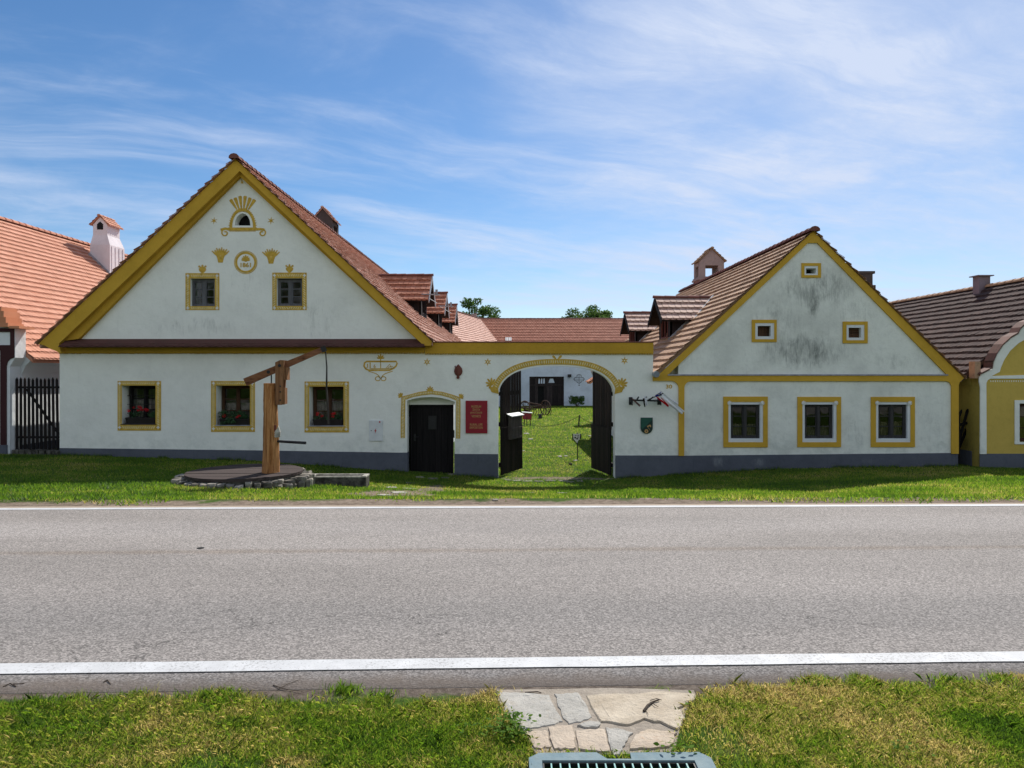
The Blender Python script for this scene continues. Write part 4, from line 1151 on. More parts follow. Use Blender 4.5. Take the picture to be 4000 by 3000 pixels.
# =================================================================== neighbouring house on the left edge
nl = thing('neighbour_house', (-18.5, D, -.8), 'house with bright salmon tiled roof and white chimney, cut by the picture edge', 'house')
NX = -14.38
AL = (-19.75, 7.45)
w = MB()
w.box(-25, NX, D+.35, 52, -1.5, 1.62)
w.build('side_wall', M['white'], nl)
w = MB(); fyl = 20.3
w.plate([[(-25, -1.4), (NX+.02, -1.4), (NX+.02, 1.75), (NX+.17, 2.0), (NX+.17, fz(1282, fyl)), (-15.5, fz(1262, fyl)), (-16.6, 3.9), (-19.75, 6.9), (-25, 2.2)]], fyl, D+.35)
w.build('front_wall', M['white'], nl)
mr = MB()
q = lambda px, py: P2(px, py, fyl)
mr.plate([[q(3,1760), q(3,1369), q(-400,1369), q(-400,1272), q(57,1283), q(57,1396), q(42,1402), q(32,1412), q(27,1430), q(27,1760)], [q(-380,1348), q(42,1348), q(42,1297), q(-380,1297)]], fyl-.03, fyl)
mr.build('maroon_frame', M['maroon'], nl)
pn = MB(); pn.plate([[q(-300,1755), q(2,1755), q(2,1370), q(-300,1370)]], fyl-.008, fyl); pn.build('panel', M['white_g'], nl)
pl = MB(); pl.plate([[q(-400,1738), q(30,1738), q(30,1800), q(-400,1800)]], fyl-.045, fyl); pl.box(NX, NX+.02, D+.35, 50, -1.4, -.55); pl.build('plinth', M['plinth'], nl)
cv = MB()   # cove under the eave
cv.plate([[(NX, 1.32), (NX+.05, 1.55), (NX+.16, 1.78), (NX+.30, 1.92), (NX+.30, 2.02), (NX-.1, 2.02), (NX-.1, 1.32)]], D+.36, 52); cv.build('eave_cove', M['white'], nl)
roofN = MB(); EN = (NX+.36, 1.98)
slab(roofN, [(-25.2, 2.0), AL, EN], D+.35, 52.3, .12)
tiles(roofN, (EN[0], D+.36, EN[1]), (0,1,0), (AL[0]-EN[0], 0, AL[1]-EN[1]), 31.5, math.hypot(AL[0]-EN[0], AL[1]-EN[1]), .285, .20, .06)
ro = roofN.build('roof', M['tile_salmon'], nl, fixn=False)
rc = MB(); ridge_caps(rc, (AL[0], D+.3, AL[1]+.02), (AL[0], 52, AL[1]+.02), .13, .38); rc.build('ridge_cap', M['ridge_salmon'], ro)
cc = MB()   # stepped coping tiles along the curved front
for k, (a, b, c, d) in enumerate(((-60,20,1200,1216), (-30,30,1216,1240), (-10,38,1240,1262), (0,46,1262,1278), (50,90,1275,1284))):
    cc.box(fx(a,20.3), fx(b,20.3), 20.14, 20.80, fz(d,20.3), fz(c,20.3), 0, rnd.random())
cc.build('coping', M['copper_tile'], ro)
ch = MB()   # white chimney with swelling foot
ch.add([(-19.05,32,4.5),(-18.12,32,4.5),(-18.12,33.25,4.5),(-19.05,33.25,4.5),(-19.03,32.02,7.3),(-18.14,32.02,7.3),(-18.14,33.23,7.3),(-19.03,33.23,7.3),(-18.95,32.1,7.75),(-18.3,32.1,7.75),(-18.3,33.12,7.75),(-18.95,33.12,7.75)],
   [(0,1,5,4),(1,2,6,5),(2,3,7,6),(3,0,4,7),(4,5,9,8),(5,6,10,9),(6,7,11,10),(7,4,8,11),(8,9,10,11)])
x0,x1,y0,y1 = -18.95,-18.3,32.1,33.12
ch.box(x0+.002,x1-.002,y0+.002,y1-.002,7.75,8.22)
ch.plate([[(x0,8.218),(x1,8.218),((x0+x1)/2,8.58)]], y0+.003, y0+.07)
for i in range(4): ch.box(-18.135, -18.115, 32.15+.3*i, 32.17+.3*i, 5.9, 7.25)
co_ = ch.build('chimney', M['chimney_white'], nl)
hb = MB(); hb.plate([[(x0+.19,8.0),(x1-.19,8.0),(x1-.19,8.24),((x0+x1)/2,8.36),(x0+.19,8.24)]], y0-.012, y0+.004); hb.build('flue_opening', M['black'], co_)
cp = MB(); cap_tiles(cp, x0, x1, y0, y1, 8.22, 8.62, .09, 'y', .22, .18); cp.build('chimney_cap', M['tile_salmon'], co_, fixn=False)
lf = MB(); lf.bar((-18.09, 31.97, 5.9), (-19.08, 31.97, 6.88), .16, .03, up=(0,1,0)); lf.box(-18.12, -18.07, 31.97, 33.3, 5.72, 6.02); lf.build('flashing', M['lead'], co_)

# =================================================================== yellow house on the right edge
ny = thing('yellow_house', (17, D, -1.2), 'yellow house with curved white edged gable and dark weathered tile roof', 'house')
YX = 13.42; fyr = 20.3
q = lambda px, py: P2(px, py, fyr)
AY, EY = (17.1, 4.62), (13.12, 1.42)
w = MB()
def yprof():
    return [q(3829,1463), q(3875,1440), q(3879,1415), q(3892,1385), q(3915,1350), q(3948,1320), q(3975,1305), q(3985,1285), q(4010,1262), q(4110,1226)]
out = [(YX, -1.6), (21.5, -1.6), (21.5, 2.5)] + [(19.5, 3.6), (17.2, 4.2)] + list(reversed(yprof()))[0:] + [(YX, fz(1463,fyr))]
mxo = [p for p in out]
w.plate([mxo, ring(*[fx(3980,fyr), fx(4080,fyr), fz(1726,fyr), fz(1576,fyr)])], fyr, fyr+.05); w.build('front_wall', M['yellow'], ny)
w = MB(); w.box(YX, fx(3970,fyr), fyr+.051, fyr+.4, -1.8, 1.45); w.box(YX, 21.4, fyr+.4, 44, -1.8, 1.45); w.box(YX-.05, YX, fyr+.4, 44, 1.2, 1.42); w.build('side_wall', M['yellow_dirty'], ny)
tr = MB()
yp = yprof()
inn = [q(3852,1478), q(3902,1452)] + [(p[0]+.20, p[1]-.15) for p in yp[2:]]
tr.plate([[q(3826,1478)] + yp + list(reversed(inn))], fyr-.04, fyr)
tr.build('gable_trim', M['white_g'], ny)
tr = MB()
c0 = [q(3850+14-14*math.cos(math.radians(a)), 1478+16-16*math.sin(math.radians(a))) for a in range(0, 91, 15)]
o = [q(3852,1470), q(4300,1470), q(4300,1456), q(3824,1456), q(3822,1480), q(3832,1492), q(3840,1510), q(3832,1772), q(3851,1772), q(3849,1500)] 
tr.plate([[q(3824,1470), q(4300,1456+0), q(4300,1478), q(3866,1479), q(3856,1484), q(3850,1496), q(3851,1773), q(3826,1773), q(3827,1512), q(3822,1490)]], fyr-.035, fyr)
for i in range(26): tr.plate([[q(3868+i*9,1486), q(3872+i*9,1486), q(3871+i*9,1492), q(3869+i*9,1492)]], fyr-.006, fyr, back=False)
tr.build('white_banding', M['white_g'], ny)
pl = MB(); pl.plate([[q(3826,1772), q(4300,1772), q(4300,1860), q(3826,1860)]], fyr-.02, fyr); pl.box(YX-.02, YX, fyr+.41, 44, -1.6, -.72); pl.build('plinth', M['plinth'], ny)
wi = casement('window', ny, fx(3980,fyr)+.02, fx(4080,fyr)-.02, fz(1576,fyr)-.02, fz(1726,fyr)+.02, fyr+.12, M['brownwood'], .05, 2, .06, .06)
sr = MB(); sr.plate([ring(*[fx(3962,fyr), fx(4098,fyr), fz(1735,fyr), fz(1563,fyr)]), ring(*[fx(3980,fyr), fx(4080,fyr), fz(1726,fyr), fz(1576,fyr)])], fyr-.03, fyr); sr.build('surround', M['white_g'], wi)
rY = MB(); slab(rY, [EY, AY, (21.3, 1.5)], fyr+.42, 44, .12)
def keepy(cu, cv): return True
tiles(rY, (EY[0], fyr+.42, EY[1]), (0,1,0), (AY[0]-EY[0], 0, AY[1]-EY[1]), 23, math.hypot(AY[0]-EY[0], AY[1]-EY[1]), .30, .20, .065, rag=.018)
ro = rY.build('roof', M['tile_old'], ny, fixn=False)
rc = MB(); ridge_caps(rc, (AY[0], fyr+.4, AY[1]+.02), (AY[0], 44, AY[1]+.02), .12, .38); rc.build('ridge_cap', M['tile_cottage'], ro)
cc = MB()
for i in range(len(yp)-1):
    a, b = yp[i], yp[i+1]
    cc.add([(a[0]-.06, fyr-.10, a[1]+.0), (b[0]-.06, fyr-.10, b[1]+.0), (b[0]-.06, fyr+.3, b[1]+.0), (a[0]-.06, fyr+.3, a[1]+.0), (a[0]-.05, fyr-.10, a[1]+.045), (b[0]-.05, fyr-.10, b[1]+.045), (b[0]-.05, fyr+.3, b[1]+.045), (a[0]-.05, fyr+.3, a[1]+.045)],
       [(0,1,2,3),(7,6,5,4),(0,4,5,1),(2,6,7,3),(0,3,7,4),(1,5,6,2)], 0, rnd.random())
cc.build('coping', M['coping_brown'], ny, fixn=True)
ed = MB(); ed.box(YX-.16, YX+.0, fyr+.03, fyr+.30, fz(1478,fyr), fz(1412,fyr)); ed.build('pedestal_lit_side', M['tile_cottage'], ny)  # orange tan colour stands for the lit side of the gable pedestal
ch = MB(); ch.box(16.78, 17.18, 25.5, 25.85, 4.2, 5.02); ch.box(16.69, 17.27, 25.42, 25.93, 5.02, 5.055); ch.build('chimney', M['chimney_mauve'], ny)

# =================================================================== rear wing, barn and shed round the yard
rwg = thing('rear_wing', (-6, 64, -2), 'long farm wing with pale pink tiled roof, running from the farmhouse back to the barn', 'farm building')
d_ = Vector((.19, 1, 0)).normalized(); s_ = Vector((d_.y, -d_.x, 0))
R0 = Vector((-8.7, 51.0, 7.25)); LW = 27.5
E0_ = R0 + s_*3.9 + Vector((0,0,-3.75)); W0 = R0 - s_*3.9 + Vector((0,0,-3.75))
mb = MB()
def quad_slab(mb, a, b, c, d, th=.12, m=0):
    pts = [Vector(p) for p in (a,b,c,d)]; lo = [p - Vector((0,0,th)) for p in pts]
    mb.add(pts+lo, [(0,1,2,3),(7,6,5,4),(0,4,5,1),(1,5,6,2),(2,6,7,3),(3,7,4,0)], m)
quad_slab(mb, E0_, E0_+d_*LW, R0+d_*LW, R0); quad_slab(mb, W0, R0, R0+d_*LW, W0+d_*LW)
tiles(mb, E0_, d_, R0-E0_, LW, (R0-E0_).length, .31, .22, .07)
ro = mb.build('roof', M['tile_farm'], rwg, fixn=False)
rc = MB(); ridge_caps(rc, R0+Vector((0,0,.02)), R0+d_*LW+Vector((0,0,.02)), .13, .4); rc.build('ridge_cap', M['ridge'], ro)
w = MB()
a = R0+s_*3.6; b = R0-s_*3.6
vs = [(a.x,a.y,-2.4),(b.x,b.y,-2.4),(b.x+d_.x*LW,b.y+d_.y*LW,-2.4),(a.x+d_.x*LW,a.y+d_.y*LW,-2.4)]
vs += [(x,y,3.7) for x,y,_ in vs]
w.add(vs, [(0,1,5,4),(1,2,6,5),(2,3,7,6),(3,0,4,7),(4,5,6,7)])
g0, g1, gp = R0-s_*3.6, R0+s_*3.6, R0
w.add([(g0.x,g0.y,3.7),(g1.x,g1.y,3.7),(gp.x,gp.y,7.1)], [(0,1,2)])
w.build('wall', M['white_barn'], rwg)
cm = MB(); pC = R0+d_*(LW-1.0); cm.box(pC.x-.6, pC.x-.1, pC.y-.3, pC.y+.3, 6.4, 7.75); cm.build('chimney', M['chimney_pink'], rwg)

barn = thing('barn', (4, 73, -2), 'long white barn with red roof and big dark door beyond the courtyard', 'barn')
BY = 73.0; bx0, bx1 = -4.5, 22
bd0, bd1, bdt = fx(2068,BY), fx(2203,BY), fz(1471,BY)
w = MB(); w.plate([[(bx0,-2.5),(bd0,-2.5),(bd0,bdt),(bd1,bdt),(bd1,-2.5),(bx1,-2.5),(bx1,4.0),(bx0,4.0)]], BY, BY+.6)
w.box(bx0, bx1, 83.4, 84, -2.5, 4.0); w.box(bx0, bx0+.5, BY+.6, 83.4, -2.5, 4); w.box(bx1-.5, bx1, BY+.6, 83.4, -2.5, 4)
w.plate([[(BY+.2,4.0),(83.8,4.0),(78.4,7.3)]], bx1-.5, bx1, axis='x')
w.build('wall', M['white_barn'], barn)
dm = MB()
n = 12
for i in range(n):
    a = bd0+(bd1-bd0)*i/n; b = bd0+(bd1-bd0)*(i+1)/n
    inner = 3 <= i <= 4
    dm.box(a+.01, b-.01, BY+.22, BY+.28, -2.05 if not inner else -.05, bdt-.12, 0, rnd.random())
dm.box(bd0, bd1, BY+.12, BY+.3, bdt-.2, bdt); dm.box(bd0, bd0+.12, BY+.12, BY+.22, -2.05, bdt-.2); dm.box(bd1-.12, bd1, BY+.12, BY+.22, -2.05, bdt-.2)
dm.box(bd0+.12, bd1-.12, BY+.16, BY+.22, .02, .16)
dmo = dm.build('barn_door', M['barnwood'], barn)
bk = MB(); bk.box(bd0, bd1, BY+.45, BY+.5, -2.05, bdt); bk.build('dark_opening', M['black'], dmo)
# cut-outs in the door: two pale panels
for i in range(3):
    cpn = MB(); x = fx(2103+i*9.5,BY); cpn.plate([[(x,.25),(x+.17,.25),(x+.16,.9),(x+.05,.98)]], BY+.20, BY+.22); cpn.build('door_light', M['white_barn'], dmo)
xx = fx(2143,BY); cpn = MB(); cpn.plate([[(xx,.32),(xx+.62,.32),(xx+.40,.98),(xx+.22,.98)]], BY+.20, BY+.22)
cpn.build('door_light', M['white_barn'], dmo)
rb = MB()
quad_slab(rb, (bx0-.3, BY-.4, 3.75), (bx1+.3, BY-.4, 3.75), (bx1+.3, 78.4, 7.25), (bx0-.3, 78.4, 7.25)); quad_slab(rb, (bx0-.3, 78.4, 7.25), (bx1+.3, 78.4, 7.25), (bx1+.3, 84.3, 3.75), (bx0-.3, 84.3, 3.75))
tiles(rb, (bx0-.3, BY-.42, 3.77), (1,0,0), (0, 5.82, 3.5), bx1-bx0+.6, math.hypot(5.82,3.5), .36, .28, .08)
ro = rb.build('roof', M['tile_barn'], barn, fixn=False)
rc = MB(); ridge_caps(rc, (bx0-.3, 78.4, 7.28), (bx1+.3, 78.4, 7.28), .13, .42); rc.build('ridge_cap', M['ridge'], ro)
sk = MB()
for i in range(4):
    X_ = fx(1977+i*6.2, 75.0); sk.obox((X_, 74.3, 4.86), (.055,0,0), (0,.30,.18), (0,-.02,.04))
sk.build('skylight', M['whitemetal'], ro)
# painted cross-shaped cartouche and an outside lamp on the barn wall
oc = MB(); cx, cz = P2(2262,1481,BY)
ribbon(oc, [(cx-.22+.0,cz+.28),(cx-.2,cz+.42),(cx,cz+.46),(cx+.2,cz+.42),(cx+.22,cz+.28),(cx+.22,cz+.18),(cx+.42,cz+.17),(cx+.55,cz),(cx+.42,cz-.17),(cx+.22,cz-.18),(cx+.22,cz-.32),(cx,cz-.44),(cx-.22,cz-.32),(cx-.22,cz-.18),(cx-.42,cz-.17),(cx-.55,cz),(cx-.42,cz+.17),(cx-.22,cz+.18)], .06, BY, closed=True)
ribbon(oc, [(cx-.5,cz),(cx+.5,cz)], .04, BY); ribbon(oc, [(cx,cz+.4),(cx,cz-.4)], .04, BY); ribbon(oc, [(cx-.2,cz+.18),(cx+.2,cz+.18)], .04, BY); ribbon(oc, [(cx-.2,cz-.18),(cx+.2,cz-.18)], .04, BY)
oc.plate([star_pts(cx, cz-.62, .1, 4, .5)], BY-.01, BY, back=False)
oc.build('painted_cartouche', M['greydark'], barn)
lm = MB(); lx, lz = P2(2224,1468,BY); lm.box(lx-.2, lx+.18, BY-.42, BY-.25, lz-.14, lz+.16); lm.bar((lx, BY, lz-.2), (lx, BY-.3, lz), .05); lm.build('lamp', M['iron'], barn)

shed = thing('shed', (6.5, 47, -1.7), 'low shed with orange tiled eave, its tip showing above the dark open leaf', 'shed')
w = MB(); w.box(5.15, 9.5, 43.5, 44.7, -2, .85); w.build('wall', M['white_barn'], shed)
r = MB(); quad_slab(r, (4.75,43.1,.92), (4.75,45.0,.92), (7.3,45.0,2.6), (7.3,43.1,2.6)); quad_slab(r, (7.3,43.1,2.6), (7.3,45.0,2.6), (9.9,45.0,.92), (9.9,43.1,.92))
tiles(r, (4.7,43.1,.92), (0,1,0), (2.6,0,1.68), 1.9, 3.09, .28, .2, .04)
r.plate([[(5.15,.85),(9.5,.85),(7.3,2.5)]], 43.5, 43.6)
r.build('roof', M['copper_tile'], shed, fixn=False)

# =================================================================== trees and shrub
def leafcloud(clumps, n_per, leaf, seed):
    g = np.random.default_rng(seed); V = []; T = []
    for (cx, cy, cz, r) in clumps:
        k = int(n_per*(r**2))
        d = g.normal(size=(k,3)); d /= np.linalg.norm(d,axis=1)[:,None]
        rad = r*(.45+.6*g.random(k))[:,None]
        p = np.array([cx,cy,cz]) + d*rad*np.array([1,1,.72])
        a = g.normal(size=(k,3)); a /= np.linalg.norm(a,axis=1)[:,None]
        b = np.cross(a, g.normal(size=(k,3))); b /= np.linalg.norm(b,axis=1)[:,None]
        s = leaf*(.6+.8*g.random(k))[:,None]
        V.append(np.stack([p-a*s, p+b*s*.45, p+a*s, p-b*s*.45], 1).reshape(-1,3)); T.append(g.random(k)*.6+g.random()*.4)
    return np.concatenate(V), np.concatenate(T)
def fastmesh(name, V, nv, T, mat, parent=None):
    """V: (n*nv,3) polygons of nv corners"""
    me = bpy.data.meshes.new(name); n = len(V)//nv
    me.vertices.add(len(V)); me.vertices.foreach_set('co', np.ascontiguousarray(V, np.float32).ravel())
    me.loops.add(len(V)); me.loops.foreach_set('vertex_index', np.arange(len(V), dtype=np.int32))
    me.polygons.add(n); me.polygons.foreach_set('loop_start', (np.arange(n)*nv).astype(np.int32))
    me.update(calc_edges=True); me.validate()
    at = me.attributes.new('tint', 'FLOAT', 'FACE'); at.data.foreach_set('value', np.asarray(T, np.float32))
    me.materials.append(mat)
    o = bpy.data.objects.new(name, me); COL.objects.link(o)
    if parent is not None: setp(o, parent)
    return o
def leaf_mat(name, a, b, trans=.35, rough=.6, c=None):
    k = NT(name); t = k.attr().outputs['Fac']; col = k.mix(k.ramp(t, 0, .75), a, b)
    if c is not None: col = k.mix(k.ramp(t, .72, .95), col, c)
    p = k.bsdf(col, rough, .25); tr = k.n('ShaderNodeBsdfTranslucent'); k.l(col, tr.inputs[0])
    m = k.n('ShaderNodeMixShader'); m.inputs[0].default_value = trans; k.l(p, m.inputs[1]); k.l(tr.outputs[0], m.inputs[2]); return k.done(m.outputs[0])
M['tree_leaf'] = leaf_mat('tree leaf', (.035,.085,.016), (.10,.18,.035), .4)
M['bark'] = simple('grey brown bark', (.085,.065,.05), .9, .2, .4, 8, .5, 20, .03)
def tree(x, y, h, spread, seed, label, cl=52):
    g = random.Random(seed); z0 = float(gz(x, y))
    t = thing('tree', (x, y, z0), label, 'tree', 'trees rising behind the barn')
    tk = MB(); tk.tube([(x, y, z0), (x+.2, y, z0+h*.3), (x, y, z0+h*.6), (x+.2, y, z0+h*.85)], [.4, .3, .2, .07], 9)
    cls = []
    for i in range(cl):
        a = g.uniform(0, 2*math.pi); el = g.uniform(.0, 1.0); rr_ = spread*math.sqrt(max(.05, 1-el**4))*g.uniform(.25, 1.0)
        c = (x+math.cos(a)*rr_, y+math.sin(a)*rr_, z0+h*(.45+.50*el)*g.uniform(.90,1.03), g.uniform(.55, 1.15))
        cls.append(c)
        b0 = (x, y, z0+h*(.3+.4*el)); mid = ((b0[0]+c[0])/2, (b0[1]+c[1])/2, (b0[2]+c[2])/2-.2)
        tk.tube([b0, mid, c[:3]], [.13, .08, .03], 6)
    tk.build('trunk', M['bark'], t)
    V, T = leafcloud(cls, 230, .17, seed)
    fastmesh('crown', V, 4, T, M['tree_leaf'], t)
tree(-5.2, 97, 13.5, 4.3, 3, 'leafy green tree rising behind the red barn roof near the small dormers')
tree(11.6, 99, 12.6, 5.2, 5, 'leafy green tree over the red barn roof, beside the pale dormer')
tree(8.0, 101, 12.3, 2.6, 9, 'small leafy tree peeping over the red barn ridge, short of the bigger crown')
sx, sy = fx(2254, 71.5), 71.5; sz = float(gz(sx, sy))
bsh = thing('shrub', (sx, sy, sz), 'dark green rose bush against the white barn wall', 'shrub')
g = random.Random(4); cl = [(sx+g.uniform(-.62,.62), sy+g.uniform(-.3,.3), sz+g.uniform(.3,.95), g.uniform(.2,.36)) for _ in range(18)]
V, T = leafcloud(cl, 900, .085, 21); fastmesh('foliage', V, 4, T, M['tree_leaf'], bsh)
st = MB()
for c in cl: st.tube([(sx, sy, sz), (c[0]*.5+sx*.5, c[1], (c[2]+sz)/2), c[:3]], [.02,.015,.008], 5)
st.build('stem', M['bark'], bsh)

# =================================================================== picket gates
pg = thing('picket_gate', (-13.6, D+.1, -.85), 'tall black picket gate with diagonal brace, closing the gap beside the farmhouse', 'gate')
py_ = D+.08
for i in range(11):
    mb = MB(); x = fx(66+i*15.6, py_); zt = fz(1476+rnd.uniform(-2,3), py_); zb_ = fz(1755, py_); w2 = .034
    lean = .03*(i/10)
    mb.add([(x-w2+lean,py_-.012,zb_),(x+w2+lean,py_-.012,zb_),(x+w2,py_-.012,zt-.05),(x,py_-.012,zt+.01),(x-w2,py_-.012,zt-.05),(x-w2+lean,py_+.012,zb_),(x+w2+lean,py_+.012,zb_),(x+w2,py_+.012,zt-.05),(x,py_+.012,zt+.01),(x-w2,py_+.012,zt-.05)],
       [(0,1,2,3,4),(9,8,7,6,5),(0,5,6,1),(1,6,7,2),(2,7,8,3),(3,8,9,4),(4,9,5,0)], 0, rnd.random())
    mb.build('picket', M['gatewood'] if i in (2,7) else M['darkwood'], pg)
for zpx in (1513, 1708):
    mb = MB(); mb.box(fx(62,py_), fx(234,py_), py_+.012, py_+.05, fz(zpx+4,py_), fz(zpx-4,py_)); mb.build('rail', M['darkwood_x'], pg)
mb = MB(); mb.bar((fx(102,py_), py_+.03, fz(1520,py_)), (fx(230,py_), py_+.03, fz(1700,py_)), .035, .07, up=(0,-1,0)); mb.build('brace', M['darkwood_x'], pg)
sl = thing('threshold_stones', (-13.6, D, -.85), 'row of rough dark stones under the picket gate', 'stone sill')
for i in range(7):
    mb = MB(); x = fx(56+i*26, D); cs = [(x+rnd.uniform(.0,.02), D-.1), (x+.17, D-.12+rnd.uniform(-.03,.03)), (x+.18, D+.2), (x, D+.2)]
    mb.plate([cs], -1.0, fz(1757+rnd.uniform(-2,4)), axis='z'); mb.build('stone', M['trough'], sl)

pk = thing('leaning_picket_gate', (13.1, D+.4, -1.1), 'dark picket gate leaning askew in the gap beside the yellow house', 'gate')
for i, (xa, ya, xb, yb) in enumerate(((3740,1640,3757,1600), (3742,1735,3781,1597), (3744,1755,3808,1595))):
    mb = MB(); yy = D+.35+.12*i; p = Vector((fx(xa,yy), yy, fz(ya,yy))); q2 = Vector((fx(xb,yy), yy, fz(yb,yy)))
    d = (q2-p).normalized(); mb.bar(p, q2-d*.08, .075, .025, up=(0,-1,0), t=rnd.random()); mb.bar(q2-d*.08, q2, .075, .025, up=(0,-1,0), w2=.02); mb.build('picket', M['darkwood'], pk)
mb = MB(); mb.bar((fx(3738,D+.4), D+.33, fz(1660,D+.4)), (fx(3795,D+.6), D+.62, fz(1648,D+.6)), .03, .07); mb.build('rail', M['darkwood_x'], pk)
mb = MB(); mb.bar((fx(3740,D+.4), D+.36, fz(1790,D+.4)), (fx(3742,D+.4), D+.36, fz(1610,D+.4)), .06, .06, up=(0,-1,0)); mb.build('post', M['darkwood'], pk)

# =================================================================== well platform, pump, trough
WX, WY = fx(958, 15.22), 15.22; WZ = EYE - 2.165
wp = thing('well_platform', (WX, WY, WZ-.2), 'round dark plank deck ringed with dry stones, on the lawn under the pump', 'well platform')
mb = MB(); N = 9; R = 1.19
for i in range(N):      # boards clipped to the circle
    y0 = -R + 2*R*i/N + .006; y1 = -R + 2*R*(i+1)/N - .006
    pts = []
    for s in (1, -1):
        ys = np.linspace(y0, y1, 7) if s > 0 else np.linspace(y1, y0, 7)
        for yv in ys: pts.append((WX + s*math.sqrt(max(.0004, R*R-yv*yv)), WY+yv))
    mb.plate([pts], WZ-.05-rnd.uniform(0,.004), WZ+rnd.uniform(-.006,.004), axis='z')
mb.build('deck', M['deckwood'], wp)
mb = MB(); mb.lathe((WX, WY), [(R-.02, WZ-.4), (R-.02, WZ-.055)], 48); mb.build('well_shaft', M['trough'], wp)
k = 46
for row in range(2):
    for i in range(k):
        a0 = 2*math.pi*(i+.5*row)/k; 
        zg = float(gz(WX+math.cos(a0)*1.3, WY+math.sin(a0)*1.3))
        top = WZ-.075 - .09*(1-row) + rnd.uniform(-.035,.015); bot = min(top-.09, zg-.06) if row == 0 else top-.11
        if row == 0 and top < zg-.02: continue
        da = math.pi/k*rnd.uniform(.70,1.12); r0 = R-.05; r1 = R+rnd.uniform(.06,.22) + (.04 if row == 0 else 0)
        pts = []
        for (rr2, aa) in ((r0,a0-da),(r1*.97,a0-da*.95),(r1*rnd.uniform(.99,1.03),a0-da*.3),(r1*rnd.uniform(.99,1.03),a0+da*.4),(r1*.96,a0+da*.95),(r0,a0+da)):
            pts.append((WX+rr2*math.cos(aa), WY+rr2*math.sin(aa)))
        mb = MB(); n = 6
        tops = [(x, y, top+rnd.uniform(-.014,.014)) for x, y in pts]; mid = [(WX+(x-WX)*1.012, WY+(y-WY)*1.012, top-.03) for x, y in pts]
        lo = [(x, y, bot) for x, y in pts]
        mb.add(tops+mid+lo, [tuple(range(6))] + [(j, n+j, n+(j+1)%n, (j+1)%n) for j in range(n)] + [(n+j, 2*n+j, 2*n+(j+1)%n, n+(j+1)%n) for j in range(n)], 0, rnd.random())
        mb.build('stone', M['stone_ring'], wp)

PX, PY = fx(1056, 15.0), 15.0
pump = thing('well_pump', (PX, PY, WZ), 'old wooden lever pump carved from a log, with slanting beam and hanging rod', 'well pump')
mb = MB(); prof = []
n = 22; H = fz(1497, PY) - WZ
vs = []; fs = []
rows_ = 26
for j in range(rows_+1):
    t = j/rows_; r = .178 - .055*t**1.0*.85; z = WZ + H*t
    for i in range(n):
        th = 2*math.pi*i/n
        rr2 = r*(1 + .035*math.sin(3*th+t*2.2) + .022*math.sin(7*th+t*5) + .018*math.sin(t*17+th*2)) + rnd.uniform(-.003,.003)
        vs.append((PX + .012*math.sin(t*4) + rr2*math.cos(th), PY + rr2*math.sin(th), z))
for j in range(rows_):
    for i in range(n): fs.append((j*n+i, j*n+(i+1)%n, (j+1)*n+(i+1)%n, (j+1)*n+i))
fs.append(tuple(rows_*n+i for i in range(n)))
mb.add(vs, fs); mb.build('post', M['logwood'], pump, smooth=False)
bp, bq = Vector((fx(958, 14.85), 14.85, fz(1493,14.85))), Vector((fx(1272, 15.25), 15.25, fz(1360,15.25)))
mb = MB(); mb.bar(bp, bq, .15, .165, w2=.10, h2=.105); bm_ = mb.build('beam', M['beamwood'], pump)
mb = MB(); dq = (bq-bp).normalized(); mb.bar(bq-dq*.10, bq+dq*.008, .108, .115); mb.tube([bq+Vector((-.02,0,-.05)), bq+Vector((.0,0,-.11))], .012, 6); mb.build('iron_shoe', M['iron'], bm_)
mb = MB(); kn = bp + dq*(fx(1055,15)-bp.x)/dq.x; mb.tube([kn+Vector((0,-.085,0)), kn+Vector((0,.085,0))], .035, 12); mb.build('pivot', M['iron'], bm_)
for s in (-.085, .085):
    mb = MB(); xx = fx(1097, PY); z0, z1 = fz(1581, PY), fz(1412, PY)
    mb.add([(xx-.085,PY+s-.02,z0),(xx+.05,PY+s-.02,z0),(xx+.105,PY+s-.02,z1+.02),(xx+.02,PY+s-.02,z1+.03),(xx-.085,PY+s-.02,z1-.02),(xx-.085,PY+s+.02,z0),(xx+.05,PY+s+.02,z0),(xx+.105,PY+s+.02,z1+.02),(xx+.02,PY+s+.02,z1+.03),(xx-.085,PY+s+.02,z1-.02)],
      [(0,1,2,3,4),(9,8,7,6,5),(0,5,6,1),(1,6,7,2),(2,7,8,3),(3,8,9,4),(4,9,5,0)])
    fo = mb.build('fork', M['forkwood'], pump)
    if s < 0:
        for zq, xq, rq in ((fz(1428,PY), fx(1099,PY), .032), (fz(1508,PY), xx+.025, .016), (fz(1530,PY), xx+.025, .016), (fz(1562,PY), xx+.025, .016)):
            mb = MB(); mb.tube([(xq, PY+s-.04, zq), (xq, PY+s+.02, zq)], rq, 10); mb.build('bolt', M['iron'], fo)
mb = MB(); mb.box(fx(1114,PY), fx(1127,PY), PY-.09, PY+.09, fz(1484,PY), fz(1435,PY)); mb.box(fx(1106,PY), fx(1118,PY), PY-.08, PY+.08, fz(1578,PY), fz(1515,PY)); mb.build('packing_block', M['forkwood'], pump)
mb = MB(); mb.tube([(fx(1060,PY), PY, fz(1510,PY)), (fx(1060,PY), PY, fz(1462,PY))], .013, 8); mb.build('pump_rod', M['iron'], pump)
mb = MB(); h0 = bq + Vector((0,0,-.09)); h1 = Vector((fx(1283,15.3), 15.3, fz(1656,15.3)))
ptsr = [h0, h0*.8+h1*.2+Vector((.012,0,0)), h0*.5+h1*.5+Vector((-.01,0,0)), h0*.2+h1*.8+Vector((.005,0,0)), h1]
mb.tube(ptsr, [.012,.016,.021,.022,.020], 8); mb.build('hanging_rod', M['noticewood'], pump)
